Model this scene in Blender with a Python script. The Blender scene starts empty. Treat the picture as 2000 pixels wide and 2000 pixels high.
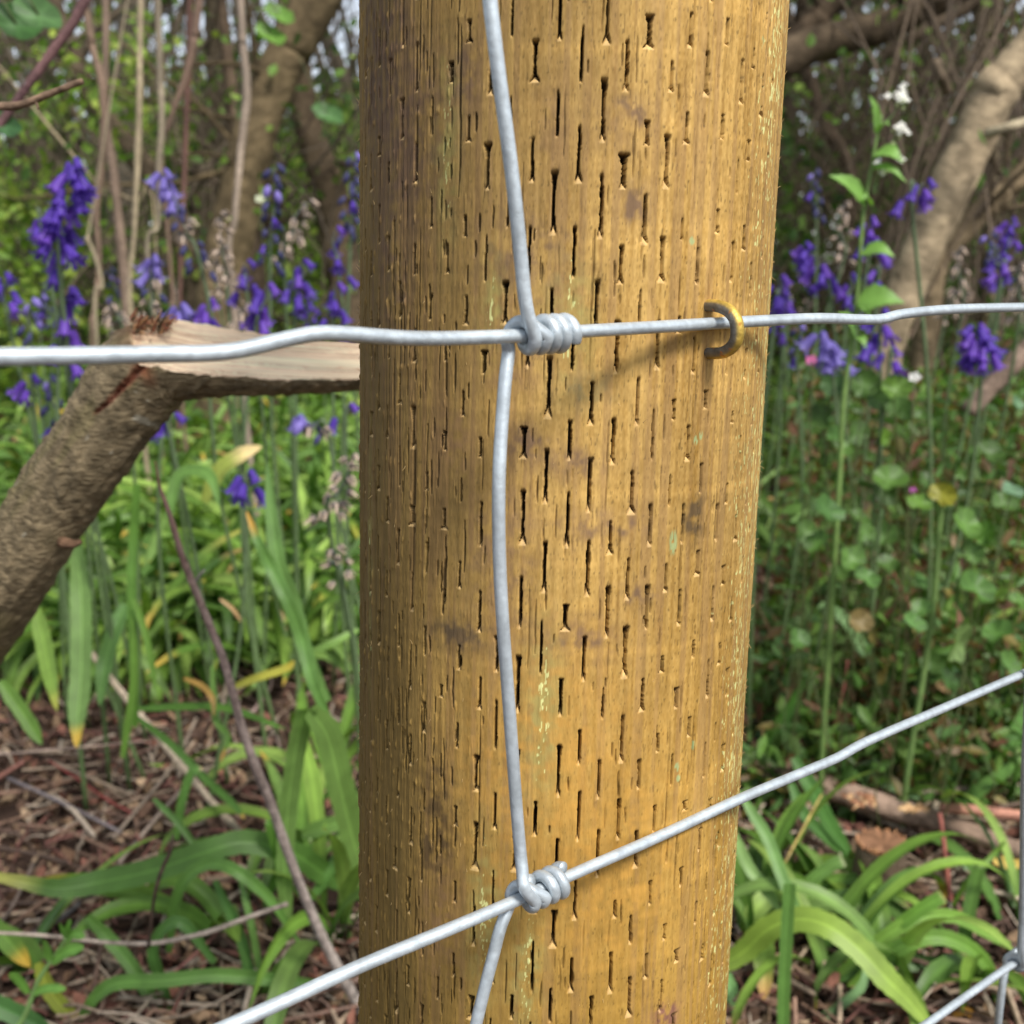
import bpy, math, random
import numpy as np
from mathutils import Vector
random.seed(7); rng=np.random.default_rng(7)
sc=bpy.context.scene; COL=sc.collection
# ------------------------------------------------------------------ camera
H=.5; PITCH=math.radians(12); F=2144.5
cam_d=bpy.data.cameras.new('camera'); cam=bpy.data.objects.new('camera',cam_d); COL.objects.link(cam)
cam.location=(0,0,H); cam.rotation_euler=(math.radians(90)-PITCH,0,0)
cam_d.sensor_width=36; cam_d.lens=36*F/2000; cam_d.clip_start=.01; cam_d.clip_end=400
cam_d.dof.use_dof=True; cam_d.dof.focus_distance=.268; cam_d.dof.aperture_fstop=cam_d.lens/1.9
cam_d.dof.aperture_blades=0
sc.camera=cam
# ------------------------------------------------------------------ light
SUN_AZ=math.radians(36); SUN_EL=math.radians(50)     # azimuth: from behind the camera towards the right
sd=Vector((math.sin(SUN_AZ)*math.cos(SUN_EL),-math.cos(SUN_AZ)*math.cos(SUN_EL),math.sin(SUN_EL)))
sun_d=bpy.data.lights.new('sun','SUN'); sun=bpy.data.objects.new('sun',sun_d); COL.objects.link(sun)
sun_d.energy=3.2; sun_d.angle=math.radians(16); sun_d.color=(1,.95,.88)
sun.rotation_euler=sd.to_track_quat('Z','Y').to_euler()
w=bpy.data.worlds.new('World'); sc.world=w; w.use_nodes=True
nt=w.node_tree; bg=nt.nodes['Background']
sky=nt.nodes.new('ShaderNodeTexSky'); sky.sky_type='NISHITA'; sky.sun_disc=False
sky.sun_elevation=SUN_EL; sky.sun_rotation=math.atan2(sd.x,sd.y)
sky.air_density=1.0; sky.dust_density=1.2; sky.ozone_density=1
hs_=nt.nodes.new('ShaderNodeHueSaturation'); hs_.inputs['Saturation'].default_value=.42; hs_.inputs['Value'].default_value=1.15   # thin high cloud: paler and brighter than a clear sky
nt.links.new(sky.outputs[0],hs_.inputs['Color']); nt.links.new(hs_.outputs[0],bg.inputs[0]); bg.inputs[1].default_value=.12
sc.view_settings.view_transform='Standard'; sc.view_settings.look='None'
sc.view_settings.exposure=.50; sc.view_settings.gamma=1
try: sc.cycles.max_bounces=6; sc.cycles.transparent_max_bounces=6
except Exception: pass
# ------------------------------------------------------------------ picture maths
cp,sp=math.cos(PITCH),math.sin(PITCH)
CAM=np.array([0,0,H])
def ray(px,py):
    xc=(px-1000)/F; yc=-(py-1000)/F
    return np.array([xc, cp+yc*sp, -sp+yc*cp])
def at(px,py,Y):
    d=ray(px,py); return CAM+d*(Y/d[1])
def project(P):
    P=np.asarray(P)-CAM; z=P[...,1]*cp-P[...,2]*sp; y=P[...,1]*sp+P[...,2]*cp
    return 1000+F*P[...,0]/z, 1000-F*y/z
def hsh(ix,iy,seed):
    n=(ix.astype(np.int64)*374761393+iy.astype(np.int64)*668265263+seed*1274126177)&0x7fffffff
    n=(n^(n>>13))*1274126177&0x7fffffff; n=n^(n>>16)
    return (n&0xffff)/65535.0
def vn(x,y,seed=0):
    x=np.asarray(x,float); y=np.asarray(y,float); x,y=np.broadcast_arrays(x,y)
    ix=np.floor(x); iy=np.floor(y); fx=x-ix; fy=y-iy
    fx=fx*fx*(3-2*fx); fy=fy*fy*(3-2*fy); ix=ix.astype(int); iy=iy.astype(int)
    a=hsh(ix,iy,seed); b=hsh(ix+1,iy,seed); c=hsh(ix,iy+1,seed); d=hsh(ix+1,iy+1,seed)
    return (a+(b-a)*fx)*(1-fy)+(c+(d-c)*fx)*fy
def fbm(x,y,seed=0,o=3):
    t=0;a=1;s=0
    for i in range(o): t=t+a*vn(x*2**i,y*2**i,seed+i*17); s+=a; a*=.5
    return t/s
def sm(a,b,x): t=np.clip((x-a)/(b-a),0,1); return t*t*(3-2*t)
def gz(x,y):
    x=np.asarray(x,float); y=np.asarray(y,float)
    base=.085*np.clip(y-.8,0,3.2)
    return base+.05*(fbm(x*1.7+9,y*1.7,3)-.5)*sm(.2,1.5,y)+.016*(fbm(x*9,y*9,5)-.5)
def ghit(px,py):
    d=ray(px,py); t=.3
    while t<12:
        p=CAM+d*t
        if p[2]<=gz(p[0],p[1]): return p
        t+=.004
    return CAM+d*6
# ------------------------------------------------------------------ objects
def tag(o,label=None,cat=None,group=None,kind=None):
    if label:o['label']=label
    if cat:o['category']=cat
    if group:o['group']=group
    if kind:o['kind']=kind
    return o
def empty(name,loc,label,cat,group=None,kind=None):
    o=bpy.data.objects.new(name,None); o.empty_display_size=.02; COL.objects.link(o); o.location=loc
    return tag(o,label,cat,group,kind)
def mesh_from(name,V,Fc,mat,C=None,smooth=True,quads=True):
    V=np.asarray(V,np.float32).reshape(-1,3)
    me=bpy.data.meshes.new(name)
    if isinstance(Fc,np.ndarray):
        n=Fc.shape[1]; me.vertices.add(len(V)); me.vertices.foreach_set('co',V.ravel())
        me.loops.add(Fc.size); me.loops.foreach_set('vertex_index',Fc.astype(np.int32).ravel())
        me.polygons.add(len(Fc)); me.polygons.foreach_set('loop_start',np.arange(0,Fc.size,n,dtype=np.int32))
        me.update(calc_edges=True)
    else:
        me.from_pydata(V.tolist(),[],Fc)
    if C is not None:
        C=np.asarray(C,np.float32)
        if C.shape[1]==3: C=np.hstack([C,np.ones((len(C),1),np.float32)])
        a=me.color_attributes.new('Col','FLOAT_COLOR','POINT'); a.data.foreach_set('color',C.ravel())
    me.materials.append(mat)
    if smooth: me.polygons.foreach_set('use_smooth',np.ones(len(me.polygons),bool))
    me.update(); return me
def obj(name,me,parent=None):
    o=bpy.data.objects.new(name,me); COL.objects.link(o)
    if parent is not None:
        o.parent=parent; o.matrix_parent_inverse.identity()
    return o
class MB:
    def __init__(s): s.v=[];s.f=[];s.c=[];s.n=0
    def add(s,V,Fc,C):
        V=np.asarray(V,float).reshape(-1,3); s.v.append(V)
        C=np.asarray(C,float)
        if C.ndim==1: C=np.tile(C,(len(V),1))
        s.c.append(C); s.f+= [tuple(i+s.n for i in q) for q in Fc]; s.n+=len(V)
    def build(s,name,mat,parent=None,off=(0,0,0),smooth=True):
        V=np.vstack(s.v)-np.array(off)
        return obj(name,mesh_from(name,V,s.f,mat,np.vstack(s.c),smooth),parent)
def smooth_path(P,n=4):
    P=np.asarray(P,float)
    if len(P)<3: 
        t=np.linspace(0,1,n*2)[:,None]; return P[0]*(1-t)+P[-1]*t
    Q=np.vstack([2*P[0]-P[1],P,2*P[-1]-P[-2]]); out=[]
    for i in range(1,len(Q)-2):
        for k in range(n):
            t=k/n; a,b,c,d=Q[i-1:i+3]
            out.append(.5*((2*b)+(c-a)*t+(2*a-5*b+4*c-d)*t*t+(3*b-a-3*c+d)*t**3))
    out.append(Q[-2]); return np.array(out)
def frames(P,ref=None):
    T=np.gradient(P,axis=0); T/=np.linalg.norm(T,axis=1)[:,None]+1e-12
    u=np.array(ref if ref is not None else (0.3,-.9,.2),float)
    U=[]
    for t in T:
        u=u-t*np.dot(u,t); nn=np.linalg.norm(u)
        if nn<1e-6: u=np.cross(t,(0,0,1.0)); nn=np.linalg.norm(u)
        u=u/nn; U.append(u)
    U=np.array(U); return T,U,np.cross(T,U)
def tube_geo(P,r,ns=8,cap=True,wob=0,seed=0):
    P=np.asarray(P,float); n=len(P); r=np.broadcast_to(np.asarray(r,float),(n,)) if np.ndim(r)<1 or len(r)==n else np.interp(np.linspace(0,1,n),np.linspace(0,1,len(r)),r)
    T,U,W=frames(P); a=np.linspace(0,2*np.pi,ns,endpoint=False)
    rr=r[:,None]*np.ones(ns)
    if wob: rr=rr*(1+wob*(fbm(np.arange(n)[:,None]*.45+seed*7.3,np.arange(ns)[None,:]*.8,seed,2)-.5)*2)
    V=P[:,None,:]+rr[...,None]*(np.cos(a)[None,:,None]*U[:,None,:]+np.sin(a)[None,:,None]*W[:,None,:])
    V=V.reshape(-1,3); Fc=[]
    for i in range(n-1):
        for j in range(ns):
            k=(j+1)%ns; Fc.append((i*ns+j,i*ns+k,(i+1)*ns+k,(i+1)*ns+j))
    if cap: Fc.append(tuple(range(ns))[::-1]); Fc.append(tuple((n-1)*ns+j for j in range(ns)))
    return V,Fc
# ------------------------------------------------------------------ materials
def mat_attr(name,rough=.8,spec=.3,bump=None,var=None,trans=0,metal=0,tint=None,coat=0):
    m=bpy.data.materials.new(name); m.use_nodes=True; n=m.node_tree.nodes; L=m.node_tree.links
    b=n['Principled BSDF']; at_=n.new('ShaderNodeAttribute'); at_.attribute_name='Col'
    col=at_.outputs['Color']
    if var:   # colour variation noise (scale, amount)
        tc=n.new('ShaderNodeTexCoord'); nz=n.new('ShaderNodeTexNoise'); nz.inputs['Scale'].default_value=var[0]; nz.inputs['Detail'].default_value=5
        mp=n.new('ShaderNodeMapping'); mp.inputs['Scale'].default_value=var[2] if len(var)>2 else (1,1,1)
        L.new(tc.outputs['Object'],mp.inputs[0]); L.new(mp.outputs[0],nz.inputs['Vector'])
        mr=n.new('ShaderNodeMapRange'); mr.inputs['From Min'].default_value=.3; mr.inputs['From Max'].default_value=.7
        mr.inputs['To Min'].default_value=1-var[1]; mr.inputs['To Max'].default_value=1+var[1]; L.new(nz.outputs[0],mr.inputs[0])
        mx=n.new('ShaderNodeVectorMath'); mx.operation='SCALE'; L.new(col,mx.inputs[0]); L.new(mr.outputs[0],mx.inputs['Scale']); col=mx.outputs[0]
    L.new(col,b.inputs['Base Color'])
    b.inputs['Roughness'].default_value=rough; b.inputs['Specular IOR Level'].default_value=spec; b.inputs['Metallic'].default_value=metal
    if coat: b.inputs['Coat Weight'].default_value=coat; b.inputs['Coat Roughness'].default_value=.3
    if bump:  # (scale, distance, mapping)
        tc=n.new('ShaderNodeTexCoord'); nz=n.new('ShaderNodeTexNoise'); nz.inputs['Scale'].default_value=bump[0]; nz.inputs['Detail'].default_value=6
        mp=n.new('ShaderNodeMapping'); mp.inputs['Scale'].default_value=bump[2] if len(bump)>2 else (1,1,1)
        L.new(tc.outputs['Object'],mp.inputs[0]); L.new(mp.outputs[0],nz.inputs['Vector'])
        bp=n.new('ShaderNodeBump'); bp.inputs['Distance'].default_value=bump[1]; bp.inputs['Strength'].default_value=1
        L.new(nz.outputs[0],bp.inputs['Height']); L.new(bp.outputs[0],b.inputs['Normal'])
    if trans:
        tr=n.new('ShaderNodeBsdfTranslucent'); ms=n.new('ShaderNodeMixShader'); ms.inputs[0].default_value=trans
        vm=n.new('ShaderNodeVectorMath'); vm.operation='MULTIPLY'; vm.inputs[1].default_value=tint or (1.3,1.5,.6)
        L.new(col,vm.inputs[0]); L.new(vm.outputs[0],tr.inputs[0])
        L.new(b.outputs[0],ms.inputs[1]); L.new(tr.outputs[0],ms.inputs[2]); L.new(ms.outputs[0],n['Material Output'].inputs[0])
    return m
M_post=mat_attr('pressure_treated_pine',.72,.25,bump=(900,.00022,(1,1,.22)),var=(700,.13,(1,1,.16)))
M_wire=mat_attr('galvanised_wire',.40,.5,bump=(700,.00012),var=(500,.13,(1,1,1)),metal=.4)
M_staple=mat_attr('yellow_zinc_staple',.5,.5,bump=(900,.0002),var=(500,.3),metal=.55)
M_bark=mat_attr('branch_bark',.85,.15,bump=(300,.0022,(1,1,2.2)),var=(150,.38,(1,1,2)))
M_split=mat_attr('fresh_split_wood',.6,.3,bump=(350,.0005,(.12,1,1)),var=(260,.2,(.06,1,1)))
M_trunk=mat_attr('tree_bark',.9,.15,bump=(60,.006),var=(35,.4))
M_twig=mat_attr('twig_bark',.75,.3,bump=(500,.0004),var=(240,.35))
M_leaf=mat_attr('strap_leaf',.46,.32,var=(60,.16),trans=.22)
M_broad=mat_attr('broad_leaf',.5,.4,var=(90,.2),trans=.3)
M_far=mat_attr('hedge_leaf',.6,.3,trans=.35)
M_petal=mat_attr('bluebell_petal',.5,.3,var=(220,.15),trans=.3,tint=(1.2,1.1,1.2))
M_white=mat_attr('white_petal',.5,.3,trans=.2,tint=(1,1,1))
M_dry=mat_attr('dry_litter',.85,.15,var=(200,.35),trans=.05,tint=(1,1,1))
M_soil=mat_attr('woodland_soil',.95,.1,bump=(70,.01),var=(40,.5))

# ------------------------------------------------------------------ ground
def grid_axis(a,b,fine0,fine1,df,dc):
    out=[a]; x=a
    while x<b:
        k=0 if fine0<=x<=fine1 else min(abs(x-fine0),abs(x-fine1))
        x+=df+k*dc; out.append(x)
    return np.array(out)
gx=grid_axis(-40,40,-2.2,2.2,.02,.15); gy=grid_axis(-30,60,-.2,3.6,.02,.15)
X,Y=np.meshgrid(gx,gy); Z=gz(X,Y)
V=np.stack([X,Y,Z],-1).reshape(-1,3); nx=len(gx)
I=(np.arange(len(gy)-1)[:,None]*nx+np.arange(nx-1)[None,:]).ravel()
gc=np.array([.055,.035,.026])*(1+.7*(fbm(X*14,Y*14,31)-.5)).reshape(-1,1)
o=obj('ground',mesh_from('ground',V,np.stack([I,I+1,I+nx+1,I+nx],-1),M_soil,gc)); tag(o,kind='structure')

# ------------------------------------------------------------------ the fence post
R=.055; PB=np.array([.012816,.301568,.45]); PA=np.array([.02369486,.03939378,1.0]); PA/=np.linalg.norm(PA)
e_r=np.array([1,0,0.])-PA*PA[0]; e_r/=np.linalg.norm(e_r); e_f=np.cross(e_r,PA); 
if e_f[1]>0: e_f=-e_f            # e_f points at the camera, e_r to the right
def post_pt(th,h,r=R): # h = metres along the axis from PB
    th=np.asarray(th)[...,None]; h=np.asarray(h)[...,None]; r=np.asarray(r)[...,None] if np.ndim(r) else r
    return PB+PA*h+r*(np.sin(th)*e_r+np.cos(th)*e_f)
def cyl_hit(px,py):
    d=ray(px,py); d=d/np.linalg.norm(d); o_=CAM-PB
    dp=d-PA*(d@PA); op=o_-PA*(o_@PA); a=dp@dp; b=2*dp@op; c=op@op-R*R
    t=(-b-math.sqrt(max(b*b-4*a*c,0)))/(2*a); p=CAM+d*t; q=p-PB
    return math.atan2(q@e_r,q@e_f), q@PA, p
def make_post():
    thf=np.arange(-1.75,1.75,.00021/R); thc=np.arange(1.75,2*math.pi-1.75,.0016/R)
    th=np.concatenate([thf,thc]); nth=len(th)
    hs=np.concatenate([np.arange(-.50,-.19,.0018),np.arange(-.19,.155,.00030),np.arange(.155,.62,.0018)]); nh=len(hs)
    S=th*R; D=np.zeros((nh,nth)); chip=np.zeros((nh,nth)); rs=np.random.default_rng(3)
    # incising slits on a staggered lattice
    pitch=2*math.pi*R/68; a_th,a_h,_=cyl_hit(1069,818)
    k0=a_th*R; per=.0203
    for k in range(-34,34):
        s0=k0+k*pitch; ss=(s0+math.pi*R)%(2*math.pi*R)-math.pi*R
        ang=ss/R
        rk=np.random.default_rng(k+500)
        ln=.0108; wd=1.05; dx=0
        if ang>.45: ln=rk.choice([.005,.0065,.0085]); wd=rk.choice([.9,1.25]); dx=rk.uniform(-.001,.001)
        if ang>.95: wd=.6
        if ang<-.45: ln=rk.choice([.006,.008,.010]); wd=.95
        ph=(0 if k%2==0 else .5)*per+rk.uniform(-.0012,.0012)*(1 if abs(ang)<.5 else 2.2)
        m0=int((-.55-a_h)/per)-1
        for m in range(m0,m0+62):
            hb=a_h+m*per+ph+rs.normal(0,.00035); L=ln*rs.uniform(.72,1.18)*(1.12 if abs(ang+.05)<.2 else 1); s1=ss+dx+rs.normal(0,.00022)
            if rs.random()<.05: continue
            hwf=wd*rs.uniform(.7,1.12); dep=.0048*rs.uniform(.7,1.1)
            ty=rs.random(); flare=0.0 if ty<.1 else rs.uniform(.45,1.0); 
            if ty>.86: L*=.6; hwf*=1.35
            if ty<.1: topw=.3; hwf*=.8
            i0,i1=np.searchsorted(hs,[hb-.0004,hb+L+.0004]); 
            sw=s1+.0013; 
            
            j0,j1=np.searchsorted(S,[s1-.0013 if s1>-1.75*R else s1+2*math.pi*R-.0013, sw if s1>-1.75*R else sw+2*math.pi*R])
            if i1<=i0 or j1<=j0: continue
            sc_=s1 if s1>-1.75*R else s1+2*math.pi*R
            v=1-(hs[i0:i1]-hb)/L   # 0 top, 1 bottom
            topw=(.28 if ty<.1 else rs.choice([rs.uniform(.3,.5),rs.uniform(.5,.95)])); botw=rs.choice([rs.uniform(.3,.6),rs.uniform(.7,1.2)],p=[.3,.7])*max(flare,.12)
            hw=np.interp(v,[-.1,0,.05,.14,.3,.6,.8,.86,1.0,1.03],[.1,topw*.9,topw*.95,topw*.62,.32,.28,.33,.36,.3,0])*.001*hwf
            hw=hw*(1+.55*(vn(hs[i0:i1]*2600,s1*900,int(k+99))-.5)*.6)
            dd=np.interp(v,[-.05,0,.08,.2,.82,1.03],[0,.05,.5,1,1,0])*dep
            cx=sc_+.00011*(vn(hs[i0:i1]*500,m*3.1,int(k+7))-.5)*2
            u=np.abs(S[None,j0:j1]-cx[:,None])
            tri=np.clip((v-.80)/.20,0,1)*(botw*.001*hwf)*(v<1.02); hw=np.maximum(hw*(v<.86),(tri+.00022)*(v>.80)*(v<1.03))
            g=np.clip((hw[:,None]-u)/.00013+.5,0,1)
            ramp=np.clip((1.04-v)/.24,0,1)**1.5*.0016
            it=np.clip((tri[:,None]-u)/.0002+.3,0,1)*(v[:,None]>.80)
            fan=np.clip((.17-v)/.17,0,1)[:,None]; teeth=vn(S[None,j0:j1]*5200,v[:,None]*2+m*3.7,int(k+31))
            dd2=dd[:,None]*(1-fan*.75*teeth); dd2=dd2*(1-it)+np.minimum(dd2,ramp[:,None])*it
            edge=1-.82*np.clip((v-.93)/.09,0,1)[:,None]
            D[i0:i1,j0:j1]=np.maximum(D[i0:i1,j0:j1],g*dd2*edge)
            chip[i0:i1,j0:j1]=np.maximum(chip[i0:i1,j0:j1],it*g)
    slit=D.copy()
    # drying checks: thin vertical cracks
    for q in range(1900):
        th0=rs.uniform(-1.7,1.7)
        if abs(th0)<.5 and rs.random()<.6: continue
        hb=rs.uniform(-.2,.15); L=rs.choice([.004,.008,.014,.03],p=[.55,.28,.12,.05])*rs.uniform(.5,1.3); wdt=rs.uniform(.00010,.00024)*(1.25 if th0<-.4 else 1)
        i0,i1=np.searchsorted(hs,[hb,hb+L]); j0,j1=np.searchsorted(S,[th0*R-.001,th0*R+.001])
        if i1<=i0 or j1<=j0: continue
        v=(hs[i0:i1]-hb)/L; hw=wdt*np.sin(np.pi*np.clip(v,0,1))**.5
        cx=th0*R+.0004*(vn(hs[i0:i1]*220,q*1.7,5)-.5)
        g=np.clip((hw[:,None]-np.abs(S[None,j0:j1]-cx[:,None]))/.00015+.5,0,1)
        D[i0:i1,j0:j1]=np.maximum(D[i0:i1,j0:j1],g*rs.uniform(.0003,.0011)*(1.25 if th0<-.4 else .7))
    Sg,Hg=np.meshgrid(S,hs)
    left=sm(-.25,-.95,th)[None,:]*np.ones((nh,1)); 
    rid=fbm(Sg*1500,Hg*55,11); rid2=fbm(Sg*700,Hg*20,12,2)
    D+=(.00010+.00022*left)*rid+.00012*rid2+.000015*np.sin(Hg*2*math.pi/.0041+3*fbm(Sg*40,Hg*30,13,1))+.0009*(fbm(Sg*30,Hg*9,14,2)-.5)
    # ragged furry edge grain
    D-=.00035*np.clip(vn(Sg*2600,Hg*260,15)-.86,0,1)/.14*(1-(slit>.0003))*(.35+left)
    rr=R-D
    V=post_pt(np.broadcast_to(th[None,:],(nh,nth)),np.broadcast_to(hs[:,None],(nh,nth)),rr)
    # wood colour, with shade painted into the left side and the cuts
    light=np.array([.575,.362,.110]); mid=np.array([.34,.195,.045]); brown=np.array([.28,.165,.07]); purp=np.array([.19,.115,.065]); olive=np.array([.36,.29,.09])
    t=np.clip(.44+1.1*(fbm(Sg*60,Hg*12,21,3)-.5)+1.0*(fbm(Sg*1100,Hg*34,22,2)-.5)+.6*(vn(Sg*2500,Hg*1200,24)-.5),0,1.2)
    Cc=light+(mid-light)*t[...,None]
    lo=sm(.03,-.17,Hg)[...,None]; Cc=Cc+(np.array([.36,.205,.030])-Cc)*lo*.7
    dots=sm(.80,.90,vn(Sg*3800,Hg*900,28))*.45; Cc=Cc*(1-dots[...,None])
    bands=np.clip(fbm(Sg*22,Hg*260,25,2)-.60,0,1)*1.3
    Cc=Cc*(1+.55*bands[...,None])
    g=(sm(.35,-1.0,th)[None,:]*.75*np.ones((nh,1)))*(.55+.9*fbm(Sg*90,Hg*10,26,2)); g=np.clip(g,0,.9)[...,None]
    Cc=Cc+(np.array([.225,.15,.045])-Cc)*g  # browner left side: partly its own tone, partly shade painted in
    st=sm(.48,.70,fbm(Sg*700,Hg*16,27,2))*.45; Cc=Cc+(brown-Cc)*st[...,None]
    def blob(px,py,wx,wy,c,a,seed):
        nonlocal Cc
        t0,h0,_=cyl_hit(px,py); q=((Sg-t0*R)/wx)**2+((Hg-h0)/wy)**2
        n=fbm(Sg*520,Hg*420,seed,3); k=np.clip(np.exp(-q)*a*(.25+3.6*np.clip(n-.33,0,1)),0,.92)[...,None]
        Cc=Cc+(np.array(c)-Cc)*k
    for b in [(740,120,.012,.022,purp,1.0),(800,280,.014,.02,purp,.7),(905,150,.004,.008,purp,.8),(760,500,.01,.03,purp,.5),(880,860,.006,.012,brown,.6),
              (1360,1010,.003,.006,(.10,.065,.03),.95),(1030,870,.006,.004,purp,.75),(1150,760,.006,.004,(.22,.2,.1),.45),(900,1240,.009,.004,(.1,.07,.04),.8),
              (1120,910,.007,.004,purp,.6),(1240,400,.003,.005,purp,.8),(1235,215,.004,.003,purp,.8),(1170,1030,.012,.004,purp,.6),(1000,700,.01,.01,brown,.5),
              (1020,500,.014,.012,purp,.45),(1130,1250,.01,.006,purp,.6),(850,1620,.006,.02,(.11,.07,.03),.8),(860,1800,.006,.015,brown,.7),(1250,1160,.006,.003,purp,.6),
              (1300,1985,.004,.004,(.2,.09,.07),1.0),(1060,1500,.02,.03,(.52,.28,.06),.5),(1200,1700,.02,.03,(.55,.30,.06),.6),(980,1100,.01,.02,purp,.4),(1190,250,.02,.01,brown,.25),(1080,250,.004,.01,brown,.4)]:
        blob(*b,seed=int(b[0])%97+40)
    ol=[(1110,640,.005,.012),(1060,1400,.004,.02),(1030,1900,.004,.016),(870,300,.003,.02),(720,1100,.002,.03),(960,600,.003,.01),(945,1800,.004,.02)]
    for b in ol: blob(*b,olive,.75,seed=61)
    # pale green-yellow flecks of the preservative
    fl=vn(Sg*2100,Hg*520,71)*.6+vn(Sg*4300,Hg*1100,72)*.4
    dens=sm(.62,1.15,th)[None,:]*np.ones((nh,1))*(.45+.8*fbm(Sg*160,Hg*24,73,2))
    for b in ol:
        t0,h0,_=cyl_hit(b[0],b[1]); dens=np.maximum(dens,1.0*np.exp(-((Sg-t0*R)/(b[2]*.45))**2-((Hg-h0)/b[3])**2))
    k=sm(0,.05,fl-(1-.41*dens))*(dens>.12); Cc=Cc+(np.array([.70,.72,.30])-Cc)*(k*.85)[...,None]
    for (px,py,wx,wy) in [(1316,1060,.0012,.0032),(1360,860,.0007,.0012),(1322,1500,.0008,.0016),(1352,470,.0008,.001),(1370,850,.0006,.0012),(1355,1455,.0009,.0014),(1490,80,.0008,.0012),(1325,1520,.0007,.001)]:
        t0,h0,_=cyl_hit(px,py); q=((Sg-t0*R)/wx)**2+((Hg-h0)/wy)**2; kk=(np.clip(1.6-q*1.3,0,1)*sm(.25,.5,vn(Sg*2500,Hg*900,81)))[...,None]*.7
        Cc=Cc+(np.array([.34,.47,.22])-Cc)*kk
    # shade painted into cuts by depth, cracks darkened; torn fibre at lower lips paler
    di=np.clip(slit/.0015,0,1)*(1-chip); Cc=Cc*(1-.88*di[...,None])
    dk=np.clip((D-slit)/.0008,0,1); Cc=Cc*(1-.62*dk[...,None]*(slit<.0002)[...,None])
    Cc=Cc+(np.array([.80,.55,.25])-Cc)*(np.clip(chip,0,1)*.4)[...,None]
    Cc=np.clip(Cc,.01,.9)
    I=np.arange(nh-1)[:,None]*nth; J=np.arange(nth)[None,:]; J2=(J+1)%nth
    Fq=np.stack([I+J,I+J2,I+nth+J2,I+nth+J],-1).reshape(-1,4)
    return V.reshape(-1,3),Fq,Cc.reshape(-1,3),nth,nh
root=empty('fence_post',PB-PA*.5,'round pale golden treated timber post covered in incised slits, wire fence stapled to it','post')
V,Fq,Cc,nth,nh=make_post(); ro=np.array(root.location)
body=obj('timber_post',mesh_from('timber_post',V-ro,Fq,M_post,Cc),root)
mb=MB(); ring=V[-nth::8]; c=ring.mean(0)+PA*.004
mb.add(np.vstack([ring,[c]]),[(i,(i+1)%len(ring),len(ring)) for i in range(len(ring))],(.55,.38,.18))
mb.build('sawn_top',M_post,root,ro,smooth=False)
# loose splinters standing off the surface
mb=MB(); rs=np.random.default_rng(21)
for q in range(420):
    th0=rs.choice([rs.normal(1.42,.12),rs.uniform(-1.5,1.5),rs.normal(-1.45,.12)],p=[.4,.35,.25]); h0=rs.uniform(-.19,.155)
    p0=post_pt(th0,h0,R-.0002); L=rs.uniform(.0005,.0014); out=post_pt(th0,h0,R+.001)-p0; out/=np.linalg.norm(out)
    dv=-PA*rs.choice([1,-1])*rs.uniform(.4,1)+out*rs.uniform(.1,.5)+e_r*rs.normal(0,.15); dv/=np.linalg.norm(dv)
    P=smooth_path([p0,p0+dv*L*.5,p0+dv*L+out*L*rs.uniform(-.1,.35)],2); v,f=tube_geo(P,np.linspace(.00009,.00003,len(P)),3,False); mb.add(v,f,np.array([.72,.5,.22])*rs.uniform(.6,1.1))
s=mb.build('splinters',M_post,root,ro); tag(s,kind='stuff')

# ------------------------------------------------------------------ the wire mesh fence
th_s,h_s,p_s=cyl_hit(1376,640)
AZ=math.radians(51.5); WD=np.array([math.sin(AZ),math.cos(AZ),0]); WN=np.array([math.cos(AZ),-math.sin(AZ),0])
n_s=post_pt(th_s,h_s,R+.001)-post_pt(th_s,h_s,R); n_s/=np.linalg.norm(n_s)
WR=.00138
P0=p_s+WN*(WR+.0012)+n_s*0
def fp(px,py,off=0):
    d=ray(px,py); t=((P0+WN*off-CAM)@WN)/(d@WN); return CAM+d*t
zinc=np.array([.50,.56,.60])
def zc(V,seed,dark=1.0):
    n=fbm(V[:,0]*900+V[:,2]*300,V[:,2]*900+V[:,1]*700,seed,3); q=fbm(V[:,0]*140+V[:,2]*90,V[:,2]*160+V[:,1]*90,seed+5,2)
    c=zinc*dark*(1+.34*(n-.5)+.40*(q-.5))[:,None]; return np.clip(c,.05,.85)
fence=empty('wire_mesh_fence',(P0[0],P0[1],0),'galvanised steel stock fence netting with knotted wires running across the timber post','fence'); fo=np.array(fence.location)
def wire(name,P,r=WR,parent=fence,n=7,seed=1,dark=1.0,ns=14,ea=.35,eb=.8):
    P=smooth_path(P,n)
    P=np.vstack([P[0]-WD*np.linspace(ea,.02,12)[:,None],P,P[-1]+WD*np.linspace(.02,eb,20)[:,None]]); v,f=tube_geo(P,r,ns,True); mb=MB(); mb.add(v,f,zc(v,seed,dark)); return mb.build(name,M_wire,parent,fo),P
def ext(P,a,b):  # lengthen at both ends along the end directions
    P=list(P); d0=P[0]-P[1]; d1=P[-1]-P[-2]
    if a: d0=-WD if abs(d0@WD)>abs(d0[2]) else d0/np.linalg.norm(d0); P.insert(0,P[0]+d0*a)
    if b: d1=WD if abs(d1@WD)>abs(d1[2]) else d1/np.linalg.norm(d1); P.append(P[-1]+d1*b)
    return P
L1=[(0,697),(150,695),(300,692),(400,690),(470,683),(560,662),(625,651),(690,653),(770,659),(860,661),(1010,656),(1120,648),(1260,640),(1390,632),(1500,626),(1600,622),(1680,624),(1722,623),(1765,613),(1860,604),(2000,600)]
w1,W1=wire('line_wire',[fp(*q) for q in L1])
L2=[(455,2000),(560,1953),(699,1889),(860,1822),(994,1765),(1118,1708),(1280,1637),(1439,1563),(1560,1512),(1635,1480),(1698,1446),(1850,1380),(2000,1315)]
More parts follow.
